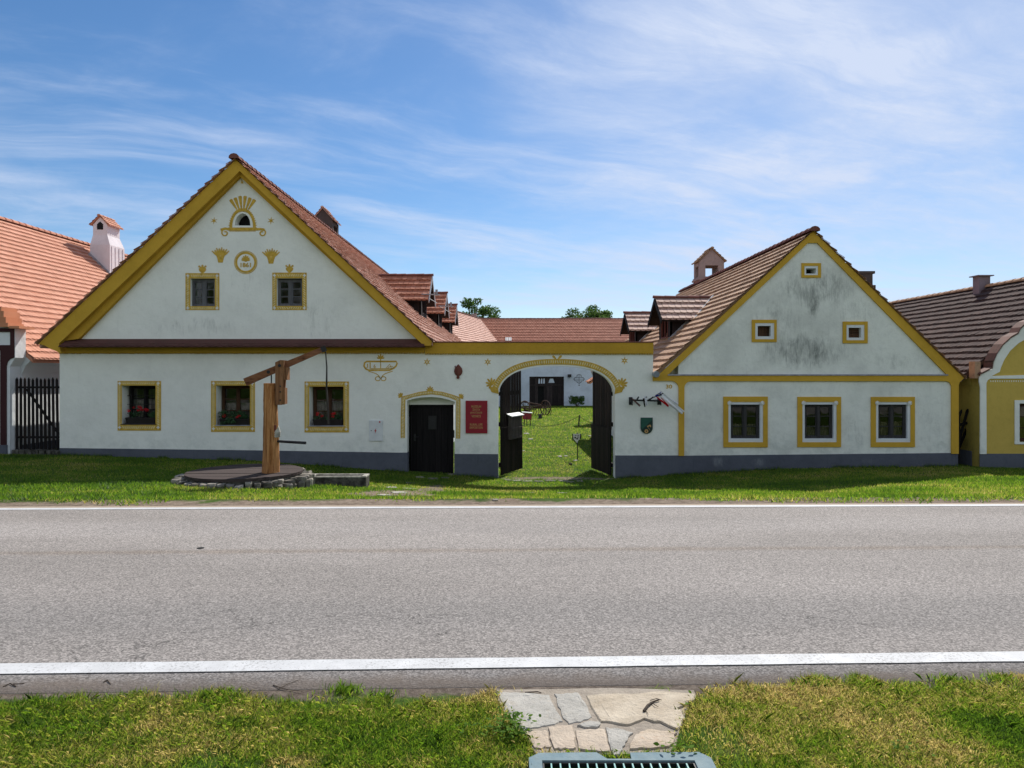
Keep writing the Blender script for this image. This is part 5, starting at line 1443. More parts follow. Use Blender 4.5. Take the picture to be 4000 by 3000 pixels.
mb = MB(); mb.tube([(PX+.12, PY-.02, fz(1723,PY)), (fx(1201,PY), PY-.12, fz(1728,PY))], [.027,.030], 12); mb.build('spout', M['iron'], pump)
wb = MB()   # pale wrapped fitting with rungs on the post
bx, bz = fx(1084, PY-.12), fz(1690, PY)
wb.plate([[(bx-.04,bz-.09),(bx+.06,bz-.085),(bx+.07,bz+.03),(bx+.03,bz+.16),(bx+.01,bz+.10),(bx-.035,bz+.05)]], PY-.17, PY-.135)
for q in (-.06,-.02,.02): wb.box(bx-.045, bx+.075, PY-.185, PY-.165, bz+q-.012, bz+q+.012)
wb.build('white_fitting', M['trough_rim'], pump)
wb = MB(); wb.box(bx-.06, bx-.02, PY-.155, PY-.135, bz+.05, bz+.17); wb.build('leather_tag', M['redwood'], pump)

tx0, ty0, tz0 = G(1205, 1893); tx1 = tx0 + 223*ty0/F
tro = thing('stone_trough', ((tx0+tx1)/2, ty0+.15, tz0), 'long hollow stone water trough lying beside the stone ringed deck', 'trough')
mb = MB(); zt = fz(1861, ty0); dp = .42
mb.plate([[(tx0,ty0),(tx1,ty0+.04),(tx1,ty0+dp),(tx0,ty0+dp)], [(tx0+.07,ty0+.06),(tx1-.09,ty0+.09),(tx1-.09,ty0+dp-.06),(tx0+.07,ty0+dp-.06)]], tz0-.08, zt-.03, axis='z')
mb.box(tx0+.06, tx1-.08, ty0+.05, ty0+dp-.05, tz0-.05, tz0+.05); mb.build('basin', M['trough'], tro)  # dark basin colour carries the shade on its front
mb = MB(); mb.plate([[(tx0-.005,ty0-.005),(tx1+.005,ty0+.035),(tx1+.005,ty0+dp+.005),(tx0-.005,ty0+dp+.005)], [(tx0+.08,ty0+.065),(tx1-.10,ty0+.095),(tx1-.10,ty0+dp-.065),(tx0+.08,ty0+dp-.065)]], zt-.03, zt, axis='z'); mb.build('rim', M['trough_rim'], tro)  # pale rim colour carries the sunlight on the trough's top edge

# =================================================================== things on the walls
sg = thing('museum_sign', (fx(1862), D-.03, fz(1628)), 'deep red museum sign with gold Czech and English lettering, beside the black door', 'sign')
l, r, t, b = fx(1819), fx(1904), fz(1565), fz(1692)
mb = MB(); mb.box(l, r, D-.04, D-.012, b, t); 
for a in (l+.05, r-.05):
    for z in (b+.05, t-.05): mb.box(a-.015, a+.015, D-.012, D, z-.015, z+.015)
mb.build('panel', M['signred'], sg)
for (s, px, h, wd) in (('MUZEUM', 1588, .066, .28), ('ŽIVOTA', 1599.2, .082, .22), ('JIHOČESKÉ', 1611.6, .082, .345), ('VESNICE', 1625.5, .066, .265), ('RURAL LIFE', 1658, .066, .36), ('EXPOSITION', 1670, .066, .37)):
    text_mesh(s, h, fx(1860.5), fz(px), D-.039, M['signgold'], 'lettering', sg, wd, .012)
cv = thing('wooden_carving', (fx(1791.5), D-.05, fz(1452)), 'reddish wooden carving shaped like a spindle, hung high on the wall over the door', 'wall carving')
mb = MB(); cx, cz = fx(1790.5), fz(1446)
prof = [(.012,.165),(.05,.12),(.10,.06),(.122,-.02),(.11,-.09),(.07,-.145),(.03,-.17)]
for s in (1,):
    vs = []; fs = []
    for j, (rr2, zz) in enumerate(prof):
        for i in range(9):
            a = math.pi*i/8; vs.append((cx+rr2*math.cos(a), D-.012-.055*(rr2/.122)**.6*math.sin(a)*(1+.1*math.sin(i*2.2)), cz+zz))
    for j in range(len(prof)-1):
        for i in range(8): fs.append((j*9+i, j*9+i+1, (j+1)*9+i+1, (j+1)*9+i))
    fs.append(tuple(j*9 for j in range(len(prof))) + tuple(j*9+8 for j in reversed(range(len(prof)))))
    mb.add(vs, fs)
mb.build('carved_body', M['carving'], cv)
mb = MB(); mb.plate([circ(cx-.008, cz-.205, .045, 16)], D-.05, D); mb.plate([[(cx-.035,cz-.18),(cx+.02,cz-.18),(cx+.02,cz-.145),(cx-.035,cz-.145)]], D-.045, D); mb.build('knob', M['carving'], cv)
mb = MB(); mb.plate([[(cx-.10,cz+.08),(cx-.075,cz+.08),(cx-.08,cz+.135),(cx-.105,cz+.12)]], D-.045, D-.005); mb.build('ear', M['carving'], cv)

fb = thing('flag_bracket', (fx(2520), D-.1, fz(1563)), 'black iron bar bracket with flag sockets, under the house number', 'flag holder')
yb = D-.16
mb = MB(); mb.tube([(fx(2466,yb), yb, fz(1563,yb)), (fx(2580,yb), yb, fz(1566,yb))], .025, 10); mb.build('bar', M['iron'], fb)
for px in (2467, 2579):
    mb = MB(); mb.box(fx(px,yb)-.03, fx(px,yb)+.03, D-.17, D, fz(1567,yb)-.03, fz(1562,yb)+.03); mb.box(fx(px,yb)-.05, fx(px,yb)+.05, D-.02, D, fz(1582,yb), fz(1552,yb)); mb.tube([(fx(px,yb), yb-.01, fz(1565,yb)), (fx(px,yb)+.01, yb-.05, fz(1583,yb))], [.035,.012], 8); mb.build('end_mount', M['iron'], fb)
for px, dx in ((2484,.04), (2512,.06), (2532,.10)):
    mb = MB(); mb.tube([(fx(px,yb), yb, fz(1566,yb)), (fx(px,yb)+dx, yb-.20, fz(1550,yb))], .02, 8); mb.build('socket', M['iron'], fb)
def cloth(mb, rowsx, m=0):
    """rowsx: list of rows of (x,y,z)"""
    k = len(rowsx[0]); vs = [p for r_ in rowsx for p in r_]; o = []
    for j in range(len(rowsx)-1):
        for i in range(k-1): o.append((j*k+i, j*k+i+1, (j+1)*k+i+1, (j+1)*k+i))
    mb.add(vs, o, m)
ft = thing('flag', (fx(2540,yb), yb, fz(1560,yb)), 'Czech flag in white, red and blue drooping from its slanted pole', 'flag')
mb = MB(); mb.tube([(fx(2533,yb), yb-.02, fz(1560,yb)), (fx(2580,yb), yb-.35, fz(1535,yb))], .014, 8); mb.build('pole', M['iron'], ft)
def fold(x0,z0,x1,z1,w0,w1,ph,y):
    rws = []
    for j in range(9):
        t = j/8; cx = x0+(x1-x0)*t; cz = z0+(z1-z0)*t; ww = w0+(w1-w0)*t; dx, dz = (x1-x0), (z1-z0); d = math.hypot(dx,dz); nx, nz = -dz/d, dx/d
        rws.append([(cx+nx*ww*(i/6-.5), y+.035*math.sin(i*1.6+ph+t*2.5)*(.4+t), cz+nz*ww*(i/6-.5)) for i in range(7)])
    return rws
yf = yb-.24
mb = MB(); cloth(mb, fold(fx(2572,yf), fz(1536,yf), fx(2668,yf), fz(1612,yf), .20, .11, 0, yf)); mb.build('white_stripe', M['flag_white'], ft, smooth=True)
mb = MB(); cloth(mb, fold(fx(2578,yf), fz(1540,yf), fx(2650,yf), fz(1580,yf), .14, .07, 2, yf+.05)); mb.build('white_fold', M['flag_white'], ft, smooth=True)
mb = MB(); cloth(mb, fold(fx(2566,yf), fz(1544,yf), fx(2612,yf), fz(1588,yf), .10, .05, 1, yf+.02)); mb.build('red_stripe', M['flag_red'], ft, smooth=True)
mb = MB(); cloth(mb, fold(fx(2560,yf), fz(1547,yf), fx(2582,yf), fz(1538,yf), .06, .10, .5, yf-.02)); mb.build('blue_wedge', M['flag_blue'], ft, smooth=True)
f2 = thing('flag', (fx(2519,yb), yb-.1, fz(1565,yb)), 'short black and white pennant hanging from the middle of the bracket', 'flag')
mb = MB(); yf = yb-.2; cloth(mb, fold(fx(2520,yf), fz(1547,yf), fx(2526,yf), fz(1584,yf), .05, .07, 1, yf)); mb.build('white_cloth', M['flag_white'], f2, smooth=True)
mb = MB(); cloth(mb, fold(fx(2514,yf), fz(1556,yf), fx(2519,yf), fz(1590,yf), .04, .045, 2, yf+.01)); mb.build('dark_cloth', M['boxbrown'], f2, smooth=True)
f3 = thing('flag', (fx(2490,yb), yb-.1, fz(1565,yb)), 'small faded brown pennant hanging from the bracket end', 'flag')
mb = MB(); cloth(mb, fold(fx(2468,yf), fz(1556,yf), fx(2500,yf), fz(1586,yf), .03, .055, 1, yf)); mb.build('cloth', M['flag_brown'], f3, smooth=True)

sh = thing('shield_sign', (fx(2525), D-.03, fz(1662)), 'green enamel coat of arms shield with gold wheel and axe', 'shield')
l, r, t, b = fx(2502), fx(2549), fz(1631), fz(1694)
def shield(l, r, t, b):
    cx, rad = (l+r)/2, (r-l)/2
    return [(l, t), (l, b+rad*1.0)] + [(cx - rad*math.cos(math.radians(a)), b+rad - rad*math.sin(math.radians(a))) for a in range(15, 180, 15)] + [(r, b+rad*1.0), (r, t)]
mb = MB(); mb.plate([shield(l, r, t, b)], D-.035, D); mb.build('plate', M['darkgreen_shield'], sh)
mb = MB(); mb.plate([[(l+.012, t-.012), (r-.012, t-.012), (r-.012, t-.06), (l+.045, b+.13), (l+.012, b+.20)]], D-.040, D-.034); mb.build('green_field', M['green_shield'], sh)
mb = MB(); wx, wz = fx(2524), fz(1684)
mb.plate([circ(wx, wz, .055, 22), circ(wx, wz, .022, 12)], D-.043, D-.034)
ribbon(mb, [(fx(2538), fz(1680)), (fx(2526), fz(1663))], .010, D-.034); mb.plate([[P2(2527,1664), P2(2538,1658), P2(2543,1663), P2(2541,1669), P2(2536,1664), P2(2530,1668)]], D-.043, D-.034)
mb.build('gold_emblem', M['signgold'], sh)

nb = thing('notice_box', (.1, 21.6, -.3), 'weathered wooden box with white sloping lid, fixed to the open gate leaf', 'box')
c = Vector((-.355, D+.40, 0)) + uL*(.56*uL.length*1.594) + nL*.10
z0, z1 = fz(1713, c.y), fz(1622, c.y)
mb = MB(); mb.obox((c.x, c.y, (z0+z1)/2), uL*.42, nL*.05, (0,0,(z1-z0)/2)); mb.build('case', M['noticewood'], nb)
mb = MB(); 
for zz, h in ((.42, .045), (.05, .02), (.95,.02)):
    z = z0+(z1-z0)*zz; mb.obox((c.x+nL.x*.058, c.y+nL.y*.058, z), uL*.41, nL*.010, (0,0,h))
mb.build('batten', M['noticewood'], nb)
mb = MB(); a0 = c-uL*.48; a1 = c+uL*.46
vs = [a0-nL*.07+Vector((0,0,z1+.07)), a1-nL*.07+Vector((0,0,z1+.07)), a1+nL*.11+Vector((0,0,z1+.0)), a0+nL*.11+Vector((0,0,z1+.0))]
mb.add(vs+[v_-Vector((0,0,.025)) for v_ in vs], [(0,1,2,3),(7,6,5,4),(0,4,5,1),(1,5,6,2),(2,6,7,3),(3,7,4,0)]); mb.build('lid', M['whitemetal'], nb)

# flower boxes on the three sills
for k, (o, i) in enumerate(wins):
    l, r, b = fx(i[0])+.10, fx(i[1])-.03, fz(i[3])+.012
    lab = ('dark planter with bright red geraniums standing above the leaves, behind an iron grille', 'dark planter with leafy geraniums drooping over its front, behind the pump post', 'dark planter with a few red geraniums, behind the hanging pump rod')[k]
    t = thing('flower_box', ((l+r)/2, D+.13, b), lab, 'flower box', 'geranium boxes on the farmhouse sills')
    mb = MB(); mb.add([(l+.02,D+.02,b),(r-.02,D+.02,b),(r-.02,D+.20,b),(l+.02,D+.20,b),(l,D,b+.17),(r,D,b+.17),(r,D+.22,b+.17),(l,D+.22,b+.17)], [(0,3,2,1),(4,5,6,7),(0,1,5,4),(1,2,6,5),(2,3,7,6),(3,0,4,7)])
    mb.box(l-.01, r+.01, D-.01, D+.005, b+.145, b+.175); mb.build('planter', M['boxbrown'], t)
    g = random.Random(40+k)
    dens = (10, 16, 8)[k]; cl = []
    for q in range(dens):
        x = g.uniform(l+.03, r-.03); zz = b + g.uniform(.18, (.34, .40, .27)[k]); cl.append((x, D+.09+g.uniform(-.06,.08), zz, g.uniform(.07,.11)))
    if k == 1:
        for q in range(6): cl.append((g.uniform(l+.05, (l+r)/2), D+g.uniform(-.06,0), b+g.uniform(.05,.18), .08))
    V, T = leafcloud(cl, 4200, .032, 60+k); fastmesh('foliage', V, 4, T, M['leaf_dark'], t)
    fl = []
    for q in range((9, 8, 6)[k]):
        if k == 0: x = l + (r-l)*g.choice([g.uniform(.1,.5), g.uniform(.45,.8)]); zz = b+g.uniform(.36,.52)
        elif k == 1: x = l + (r-l)*g.choice([g.uniform(.08,.45), g.uniform(.5,.95)]); zz = b+g.uniform(.03,.30)
        else: x = l + (r-l)*g.choice([.12,.16,.30,.62,.68,.7]); zz = b+g.uniform(.24,.40)
        fl.append((x+g.uniform(-.02,.02), D+.04+g.uniform(-.10,.05), zz, g.uniform(.04,.058)))
    V, T = leafcloud(fl, 15000, .018, 80+k); fastmesh('blossom', V, 4, T, M['petal'], t)

# added tree belt, unseen behind the viewpoint: darkens the reflections in the window panes
g = np.random.default_rng(90); n = 16000
x = g.uniform(-75, 75, n); h = 9.5 + 3.5*np.sin(x*.21+1) + 2.0*np.sin(x*.53) ; z = g.random(n)**.8*h + .2; y = -38 + g.normal(0, 2.2, n) - 3*np.sin(x*.3)
p = np.stack([x, y, z], 1); a = g.normal(size=(n,3)); a /= np.linalg.norm(a,axis=1)[:,None]; b = np.cross(a, g.normal(size=(n,3))); b /= np.linalg.norm(b,axis=1)[:,None]; sz_w = (.35+.5*g.random(n))[:,None]
tag(fastmesh('added_woods', np.stack([p-a*sz_w, p+b*sz_w*.6, p+a*sz_w, p-b*sz_w*.6], 1).reshape(-1,3), 4, g.random(n), M['tree_leaf']), kind='stuff')
# =================================================================== courtyard objects
ix, iy, iz = G(2062, 1664)
st = thing('information_stand', (ix, iy, iz), 'maroon slanted information board with white top edge, on dark legs in the courtyard', 'information board')
sc = iy/F
mb = MB(); cx = fx(2058, iy); zt, zb_ = fz(1612, iy), fz(1636, iy)
mb.add([(cx-.26,iy-.12,zb_),(cx+.28,iy-.06,zb_-.03),(cx+.30,iy+.12,zt-.05),(cx-.28,iy+.06,zt)] + [(cx-.26,iy-.10,zb_-.02),(cx+.28,iy-.04,zb_-.05),(cx+.30,iy+.15,zt-.08),(cx-.28,iy+.09,zt-.03)], [(0,1,2,3),(7,6,5,4),(0,4,5,1),(1,5,6,2),(2,6,7,3),(3,7,4,0)]); mb.build('board', M['infored'], st)
mb = MB(); mb.add([(cx-.30,iy+.02,zt+.0),(cx+.33,iy+.08,zt-.05),(cx+.33,iy+.22,zt-.03),(cx-.30,iy+.16,zt+.02)] + [(cx-.30,iy+.02,zt+.04),(cx+.33,iy+.08,zt-.01),(cx+.33,iy+.22,zt+.01),(cx-.30,iy+.16,zt+.06)], [(3,2,1,0),(4,5,6,7),(0,1,5,4),(1,2,6,5),(2,3,7,6),(3,0,4,7)]); mb.build('top_edge', M['whitemetal'], st)
for dx, dy in ((-.16,.1), (.0,-.05), (.22,.12)):
    mb = MB(); mb.bar((cx+dx*.9, iy+dy, zb_+.1), (cx+dx, iy+dy, float(gz(cx,iy))-.05), .05, .05, up=(0,1,0)); mb.build('leg', M['iron'], st)

# old horse rake
hx, hy = fx(2088, 55), 55.0; hz = float(gz(hx, hy))
hr = thing('horse_rake', (hx, hy, hz), 'rusty old horse-drawn hay rake with curved tines, on the courtyard grass', 'farm implement')
def wheel(cx, cy, cz, r, ax, name, parent):
    a = Vector(ax).normalized(); u = a.cross(Vector((0,0,1))).normalized(); v = Vector((0,0,1))
    mb = MB(); n = 20; c = Vector((cx,cy,cz))
    mb.tube([c + (u*math.cos(2*math.pi*i/n)+v*math.sin(2*math.pi*i/n))*r for i in range(n+1)], .045, 6, cap=False)
    w_ = mb.build(name, M['rust'], parent)
    mb = MB()
    for i in range(8):
        th = 2*math.pi*i/8; mb.tube([c, c + (u*math.cos(th)+v*math.sin(th))*r], .02, 5)
    mb.tube([c-a*.06, c+a*.06], .05, 8); mb.build('spokes', M['rust'], w_)
wheel(hx-.75, hy-.5, hz+.56, .56, (.75,.66,0), 'wheel', hr); wheel(hx+.85, hy+.3, hz+.56, .56, (.75,.66,0), 'wheel', hr)
mb = MB(); mb.tube([(hx-.85,hy-.55,hz+.56),(hx+.95,hy+.35,hz+.56)], .06, 8); mb.bar((hx-.9,hy-.3,hz+1.05),(hx+.5,hy-.6,hz+.82),.09,.09); mb.bar((hx-.4,hy+.2,hz+.5),(hx+.7,hy-1.4,hz+.85),.07,.07); mb.bar((hx-.1,hy+.3,hz+.5),(hx+.95,hy-1.2,hz+.80),.06,.06); mb.build('frame', M['rust'], hr)
for i in range(10):
    t = i/9; x = hx-.85+1.75*t; y = hy-.3+.6*t
    mb = MB(); mb.tube([(x+.18*math.sin(a)*2.2, y-.36*math.sin(a)*1.5, hz+.5+.18*math.cos(a)*1.3-.45*(a/3.0)**1.5) for a in np.linspace(0, 2.9, 9)], .026, 5); mb.build('tine', M['rust'], hr)
mb = MB(); mb.tube([(hx-.8,hy,hz+.5),(hx-.9,hy-.1,hz+1.0)], .03, 6); mb.build('seat_post', M['rust'], hr)
mb = MB(); mb.lathe((hx-.9,hy-.1), [(.08,hz+.98),(.19,hz+1.02),(.20,hz+1.08),(.17,hz+1.06)], 14); mb.build('seat', M['trough_rim'], hr)
px_, py2 = fx(2042, 55), 55.0; pz = float(gz(px_, py2))
pw = thing('plough', (px_, py2, pz), 'rusty walking plough with crossed handles, beside the hay rake', 'farm implement')
mb = MB(); mb.bar((px_-.5,py2-.2,pz+.9),(px_+.35,py2,pz+.28),.05,.05); mb.bar((px_-.45,py2+.25,pz+.95),(px_+.35,py2+.05,pz+.28),.05,.05); mb.build('handle', M['rust'], pw)
mb = MB(); mb.bar((px_+.1,py2,pz+.42),(px_+1.0,py2-.1,pz+.42),.07,.07); mb.tube([(px_-.2,py2-.1,pz+.55),(px_+.1,py2+.3,pz+.55)],.02,6); mb.build('beam', M['rust'], pw)
mb = MB(); mb.add([(px_+.1,py2,pz),(px_+.7,py2+.15,pz),(px_+.35,py2+.1,pz+.45),(px_+.1,py2+.12,pz+.4)], [(0,1,2,3)]); mb.add([(px_+.1,py2+.02,pz),(px_+.7,py2+.17,pz),(px_+.35,py2+.12,pz+.45),(px_+.1,py2+.14,pz+.4)], [(3,2,1,0)]); mb.build('share', M['rust'], pw)
bx_, by_ = fx(2110, 50), 50.0; bz_ = float(gz(bx_, by_))
an = thing('iron_block', (bx_, by_, bz_), 'small black tapered iron block on the grass in front of the hay rake', 'iron block')
mb = MB(); mb.add([(bx_-.17,by_-.1,bz_-.02),(bx_+.17,by_-.1,bz_-.02),(bx_+.17,by_+.15,bz_-.02),(bx_-.17,by_+.15,bz_-.02),(bx_-.08,by_-.06,bz_+.26),(bx_+.1,by_-.06,bz_+.26),(bx_+.1,by_+.1,bz_+.26),(bx_-.08,by_+.1,bz_+.26)], [(0,3,2,1),(4,5,6,7),(0,1,5,4),(1,2,6,5),(2,3,7,6),(3,0,4,7)]); mb.build('base', M['iron'], an)
mb = MB(); mb.box(bx_-.16, bx_+.13, by_-.07, by_+.11, bz_+.26, bz_+.34); mb.build('top', M['iron'], an)

# barrier post with sagging rope, small sign on a post
ax, ay, az = G(2260, 1669)
bp_ = thing('barrier_post', (ax, ay, az), 'thin black post in the courtyard lawn carrying a sagging rope', 'post')
mb = MB(); mb.bar((ax, ay, az-.05), (ax+.05, ay, fz(1621, ay)), .075, .075, up=(0,1,0)); mb.build('post', M['iron'], bp_)
mb = MB(); zt = fz(1625, ay)
def sag(p, q, s, n=14): return [(p[0]+(q[0]-p[0])*t, p[1]+(q[1]-p[1])*t, p[2]+(q[2]-p[2])*t - s*4*t*(1-t)) for t in np.linspace(0,1,n)]
mb.tube(sag((ax+.04, ay-.05, zt), (.05, ay-1.0, zt-.1), .5), .014, 5); mb.tube(sag((ax+.06, ay-.05, zt), (ax+1.8, ay+.6, zt), .42), .014, 5); mb.build('rope', M['rope'], bp_)
sx_, sy_, sz_ = G(2257, 1796)
sp_ = thing('small_post_sign', (sx_, sy_, sz_), 'white shield shaped notice on a black post, in the courtyard behind the open gateway', 'sign')
mb = MB(); mb.bar((sx_, sy_, sz_-.05), (sx_-.02, sy_, fz(1690, sy_)), .035, .035, up=(0,1,0)); mb.build('post', M['iron'], sp_)
mb = MB(); cx = fx(2254, sy_)
mb.box(fx(2235,sy_), fx(2271,sy_), sy_-.045, sy_-.02, fz(1714,sy_), fz(1695,sy_)); mb.build('crossboard', M['darkwood'], sp_)
mb = MB(); mb.plate([[(fx(2238,sy_), fz(1694,sy_)), (fx(2266,sy_), fz(1694,sy_)), (fx(2264,sy_), fz(1715,sy_)), (fx(2257,sy_), fz(1722,sy_)), (fx(2254,sy_), fz(1731,sy_)), (fx(2247,sy_), fz(1722,sy_)), (fx(2240,sy_), fz(1715,sy_))]], sy_-.055, sy_-.046)
pn_ = mb.build('notice', M['flower_white'], sp_)
mb = MB()
for (a, b2, c2, d2) in ((2244,1700,2252,1703),(2254,1698,2262,1701),(2243,1706,2250,1712),(2253,1705,2261,1708),(2251,1711,2258,1716)): mb.box(fx(a,sy_), fx(c2,sy_), sy_-.058, sy_-.055, fz(d2,sy_), fz(b2,sy_))
mb.build('notice_marks', M['greydark'], pn_)

# flat stones let into the grass
def flat_stone(px, py, wpx, label, aspect=.5, group='flat stones in the grass', mat=None, h=.03, name='flat_stone'):
    x, y, z = G(px, py); w2 = wpx*y/F/2; n = 9
    mb = MB(); pts = [(x + w2*math.cos(2*math.pi*i/n)*rnd.uniform(.8,1.1), y + w2*aspect*3*math.sin(2*math.pi*i/n)*rnd.uniform(.75,1.1)) for i in range(n)]
    top = [(a, b, float(gz(a,b))+h+rnd.uniform(-.004,.006)) for a, b in pts]; bot = [((a-x)*1.08+x, (b-y)*1.08+y, float(gz(a,b))-.05) for a, b in pts]
    mb.add(top+bot, [tuple(range(n))] + [(i, n+i, n+(i+1)%n, (i+1)%n) for i in range(n)], 0, rnd.random())
    o = mb.build(name, mat or M['trough_rim'], None); tag(o, label, 'stone', group)
    return o
for (px, py, wd, lb, zz) in ((2058,1695,26,'pale flat stone in the courtyard grass nearest the maroon board',.0), (2073,1717,22,'pale flat stone in the courtyard grass, second below the maroon board',0), (2045,1763,12,'small pale flat stone by the open leaf with the box',0),
      (2187,1785,17,'narrow pale flat stone in the middle of the courtyard grass, left of its twin',0), (2211,1784,16,'narrow pale flat stone in the courtyard grass beside the sign post',0), (2247,1801,20,'pale stone at the foot of the white notice post',0), (2305,1704,18,'bright pale stone in the grass at the edge of the right leaf',0)):
    flat_stone(px, py, wd, lb, .5, h=.035)
flat_stone(2228, 1817, 13, 'small dark stone on the grass just inside the gateway', .4, mat=M['trough'], h=.07)
k = 0
for (px, py, wd) in ((1985,1877,34),(2020,1879,40),(2060,1881,46),(2105,1882,44),(2150,1880,50),(2200,1880,44),(2240,1876,40),(2280,1874,40),(2225,1884,38),(2265,1881,30)):
    x, y, z = G(px, py)
    flat_stone(px, py, wd, 'grey paving stone set across the gateway threshold', .35, 'paving stones of the gateway threshold', M['stone_ring'], .022, 'threshold_stone')
for (px, py, wd, lb) in ((2070,1927,48,'flat pale stone sunk in the lawn in front of the gateway, the larger'), (2195,1928,42,'flat pale stone sunk in the lawn before the gateway, towards the cottage'), (1935,1955,26,'tiny flat stone by the bare earth patch'),
      (1640,1865,40,'dark flat stone before the black door, nearest the step'), (1690,1870,46,'dark flat stone before the black door, in the middle'), (1740,1868,36,'dark flat stone before the black door, towards the red sign'), (1600,1888,40,'flat stone where the trodden path begins, beyond the trough')):
    flat_stone(px, py, wd, lb, .35, 'flat stones in the lawn', M['stone_ring'], .02)
for (px, py, wd, lb) in ((1500,1935,60,'broad flat stone in the bare earth path, by the road'), (1560,1925,70,'broad flat stone in the middle of the bare earth path'), (1600,1910,56,'flat stone at the lawn end of the bare earth path'), (1530,1905,48,'flat stone on the trough side of the bare earth path')):
    flat_stone(px, py, wd, lb, .45, 'flat stones in the bare path', M['trough_rim'], .014)

# =================================================================== foreground flagstones and drain
def FG(cx, cy): return G(1800+cx/2.011, 2600+cy/2.011)
def stone_mat(name, a, b, c):
    k = NT(name)
    col = k.mix(k.ramp(k.noise(6, 7, .65), .3, .7), a, b); col = k.mix(k.math('MULTIPLY', k.ramp(k.noise(14, 7, .75, None, .6), .52, .72), .75), col, c)
    col = k.mix(k.math('MULTIPLY', k.ramp(k.noise(45, 5, .75), .56, .70), .5), col, tuple(v*.3 for v in b))
    h = k.math('ADD', k.noise(7, 8, .72, None, .4), k.math('MULTIPLY', k.noise(60, 5, .7), .25))
    return k.done(k.bsdf(col, .85, .25, k.bump(h, .8, .03)))
SG = stone_mat('grey flagstone', (.345,.325,.285), (.455,.43,.38), (.40,.345,.27)); SB = stone_mat('buff flagstone', (.42,.345,.25), (.55,.47,.36), (.40,.33,.25)); SR = stone_mat('rusty buff flagstone', (.44,.35,.25), (.56,.47,.37), (.38,.22,.12))
SP = stone_mat('pinkish buff flagstone', (.46,.37,.28), (.53,.44,.34), (.42,.36,.30))
mort = stone_mat('sandy mortar', (.28,.235,.185), (.38,.325,.26), (.22,.185,.15))
outl = [(285,195),(700,190),(1200,180),(1830,200),(1850,250),(1790,330),(1745,430),(1715,520),(1690,640),(1660,690),(1560,700),(590,705),(565,660),(500,540),(420,500),(350,380),(290,280)]
mb = MB(); pts = [FG(*p) for p in outl]
cxm = sum(p[0] for p in pts)/len(pts); cym = sum(p[1] for p in pts)/len(pts)
mb.plate([[(p[0], p[1]) for p in pts]], -.06, .004, axis='z'); mb.v = [(a, b, c + float(gz(a, b))) for a, b, c in mb.v]; pt = mb.build('path', mort); tag(pt, kind='structure')
slabs = [
 ('large pale grey flagstone at the road edge, the widest grey one', [(290,226),(430,222),(560,232),(690,240),(735,330),(795,445),(700,480),(610,495),(500,518),(430,498),(360,380)], SG),
 ('narrow grey flagstone between the big grey and the big buff one', [(738,238),(840,232),(925,226),(975,310),(1028,418),(940,450),(850,464),(808,425),(770,330)], SG),
 ('largest buff flagstone, with twigs lying on it', [(1000,250),(1170,236),(1330,240),(1600,222),(1826,240),(1838,290),(1700,350),(1740,400),(1765,432),(1700,515),(1560,460),(1440,430),(1340,478),(1225,470),(1110,452),(1060,380)], SB),
 ('small lens shaped flagstone wedged between the bigger ones', [(915,488),(1000,452),(1090,462),(1092,492),(1000,500)], SG),
 ('small pinkish flagstone at the grass edge of the second row', [(505,535),(600,528),(680,530),(698,650),(640,662),(582,660)], SP),
 ('squarish pinkish flagstone, second in the row by the drain', [(690,505),(780,495),(868,492),(890,580),(903,662),(820,668),(738,668),(705,580)], SP),
 ('pitted pinkish flagstone in the middle of the row by the drain', [(902,528),(1010,520),(1128,512),(1150,600),(1172,688),(1050,684),(930,672)], SP),
 ('wedge shaped grey flagstone pointing at the drain', [(1140,504),(1240,515),(1345,542),(1310,600),(1275,660),(1245,712),(1200,715),(1165,610)], SG),
 ('rust veined flagstone next to the grass by the drain', [(1372,580),(1410,540),(1500,522),(1690,548),(1668,610),(1638,652),(1480,668),(1322,666)], SR)]
for lb, poly, mt in slabs:
    p3 = [FG(*p) for p in poly]; n0 = len(p3)
    # densify and roughen the outline
    pp = []
    for i in range(n0):
        a, b = p3[i], p3[(i+1) % n0]
        for t in (0, .34, .67): pp.append((a[0]+(b[0]-a[0])*t + rnd.uniform(-.005,.005), a[1]+(b[1]-a[1])*t + rnd.uniform(-.007,.007)))
    cx = sum(p[0] for p in pp)/len(pp); cy = sum(p[1] for p in pp)/len(pp); n = len(pp)
    zt = .0105 + rnd.uniform(-.002,.003); tx, ty = rnd.uniform(-.002,.002), rnd.uniform(-.003,.003)
    def lvl(s, z): s *= 1.025; return [(cx+(x-cx)*s, cy+(y-cy)*s, z + float(gz(cx+(x-cx)*s, cy+(y-cy)*s)) + tx*(x-cx)*3 + ty*(y-cy)*3 + (rnd.uniform(-.0015,.0015) if s < 1 else 0)) for x, y in pp]
    mb = MB(); L0, L1, L2, L3 = lvl(1.0, -.03), lvl(1.0, zt-.006), lvl(.982, zt), lvl(.80, zt+.002)
    fs = []
    for q_ in range(3): fs += [(q_*n+i, q_*n+(i+1)%n, (q_+1)*n+(i+1)%n, (q_+1)*n+i) for i in range(n)]
    mb.add(L0+L1+L2+L3, fs + [tuple(range(3*n, 4*n))]); o = mb.build('flagstone', mt)
    tag(o, lb, 'flagstone', 'flagstones between road and drain')

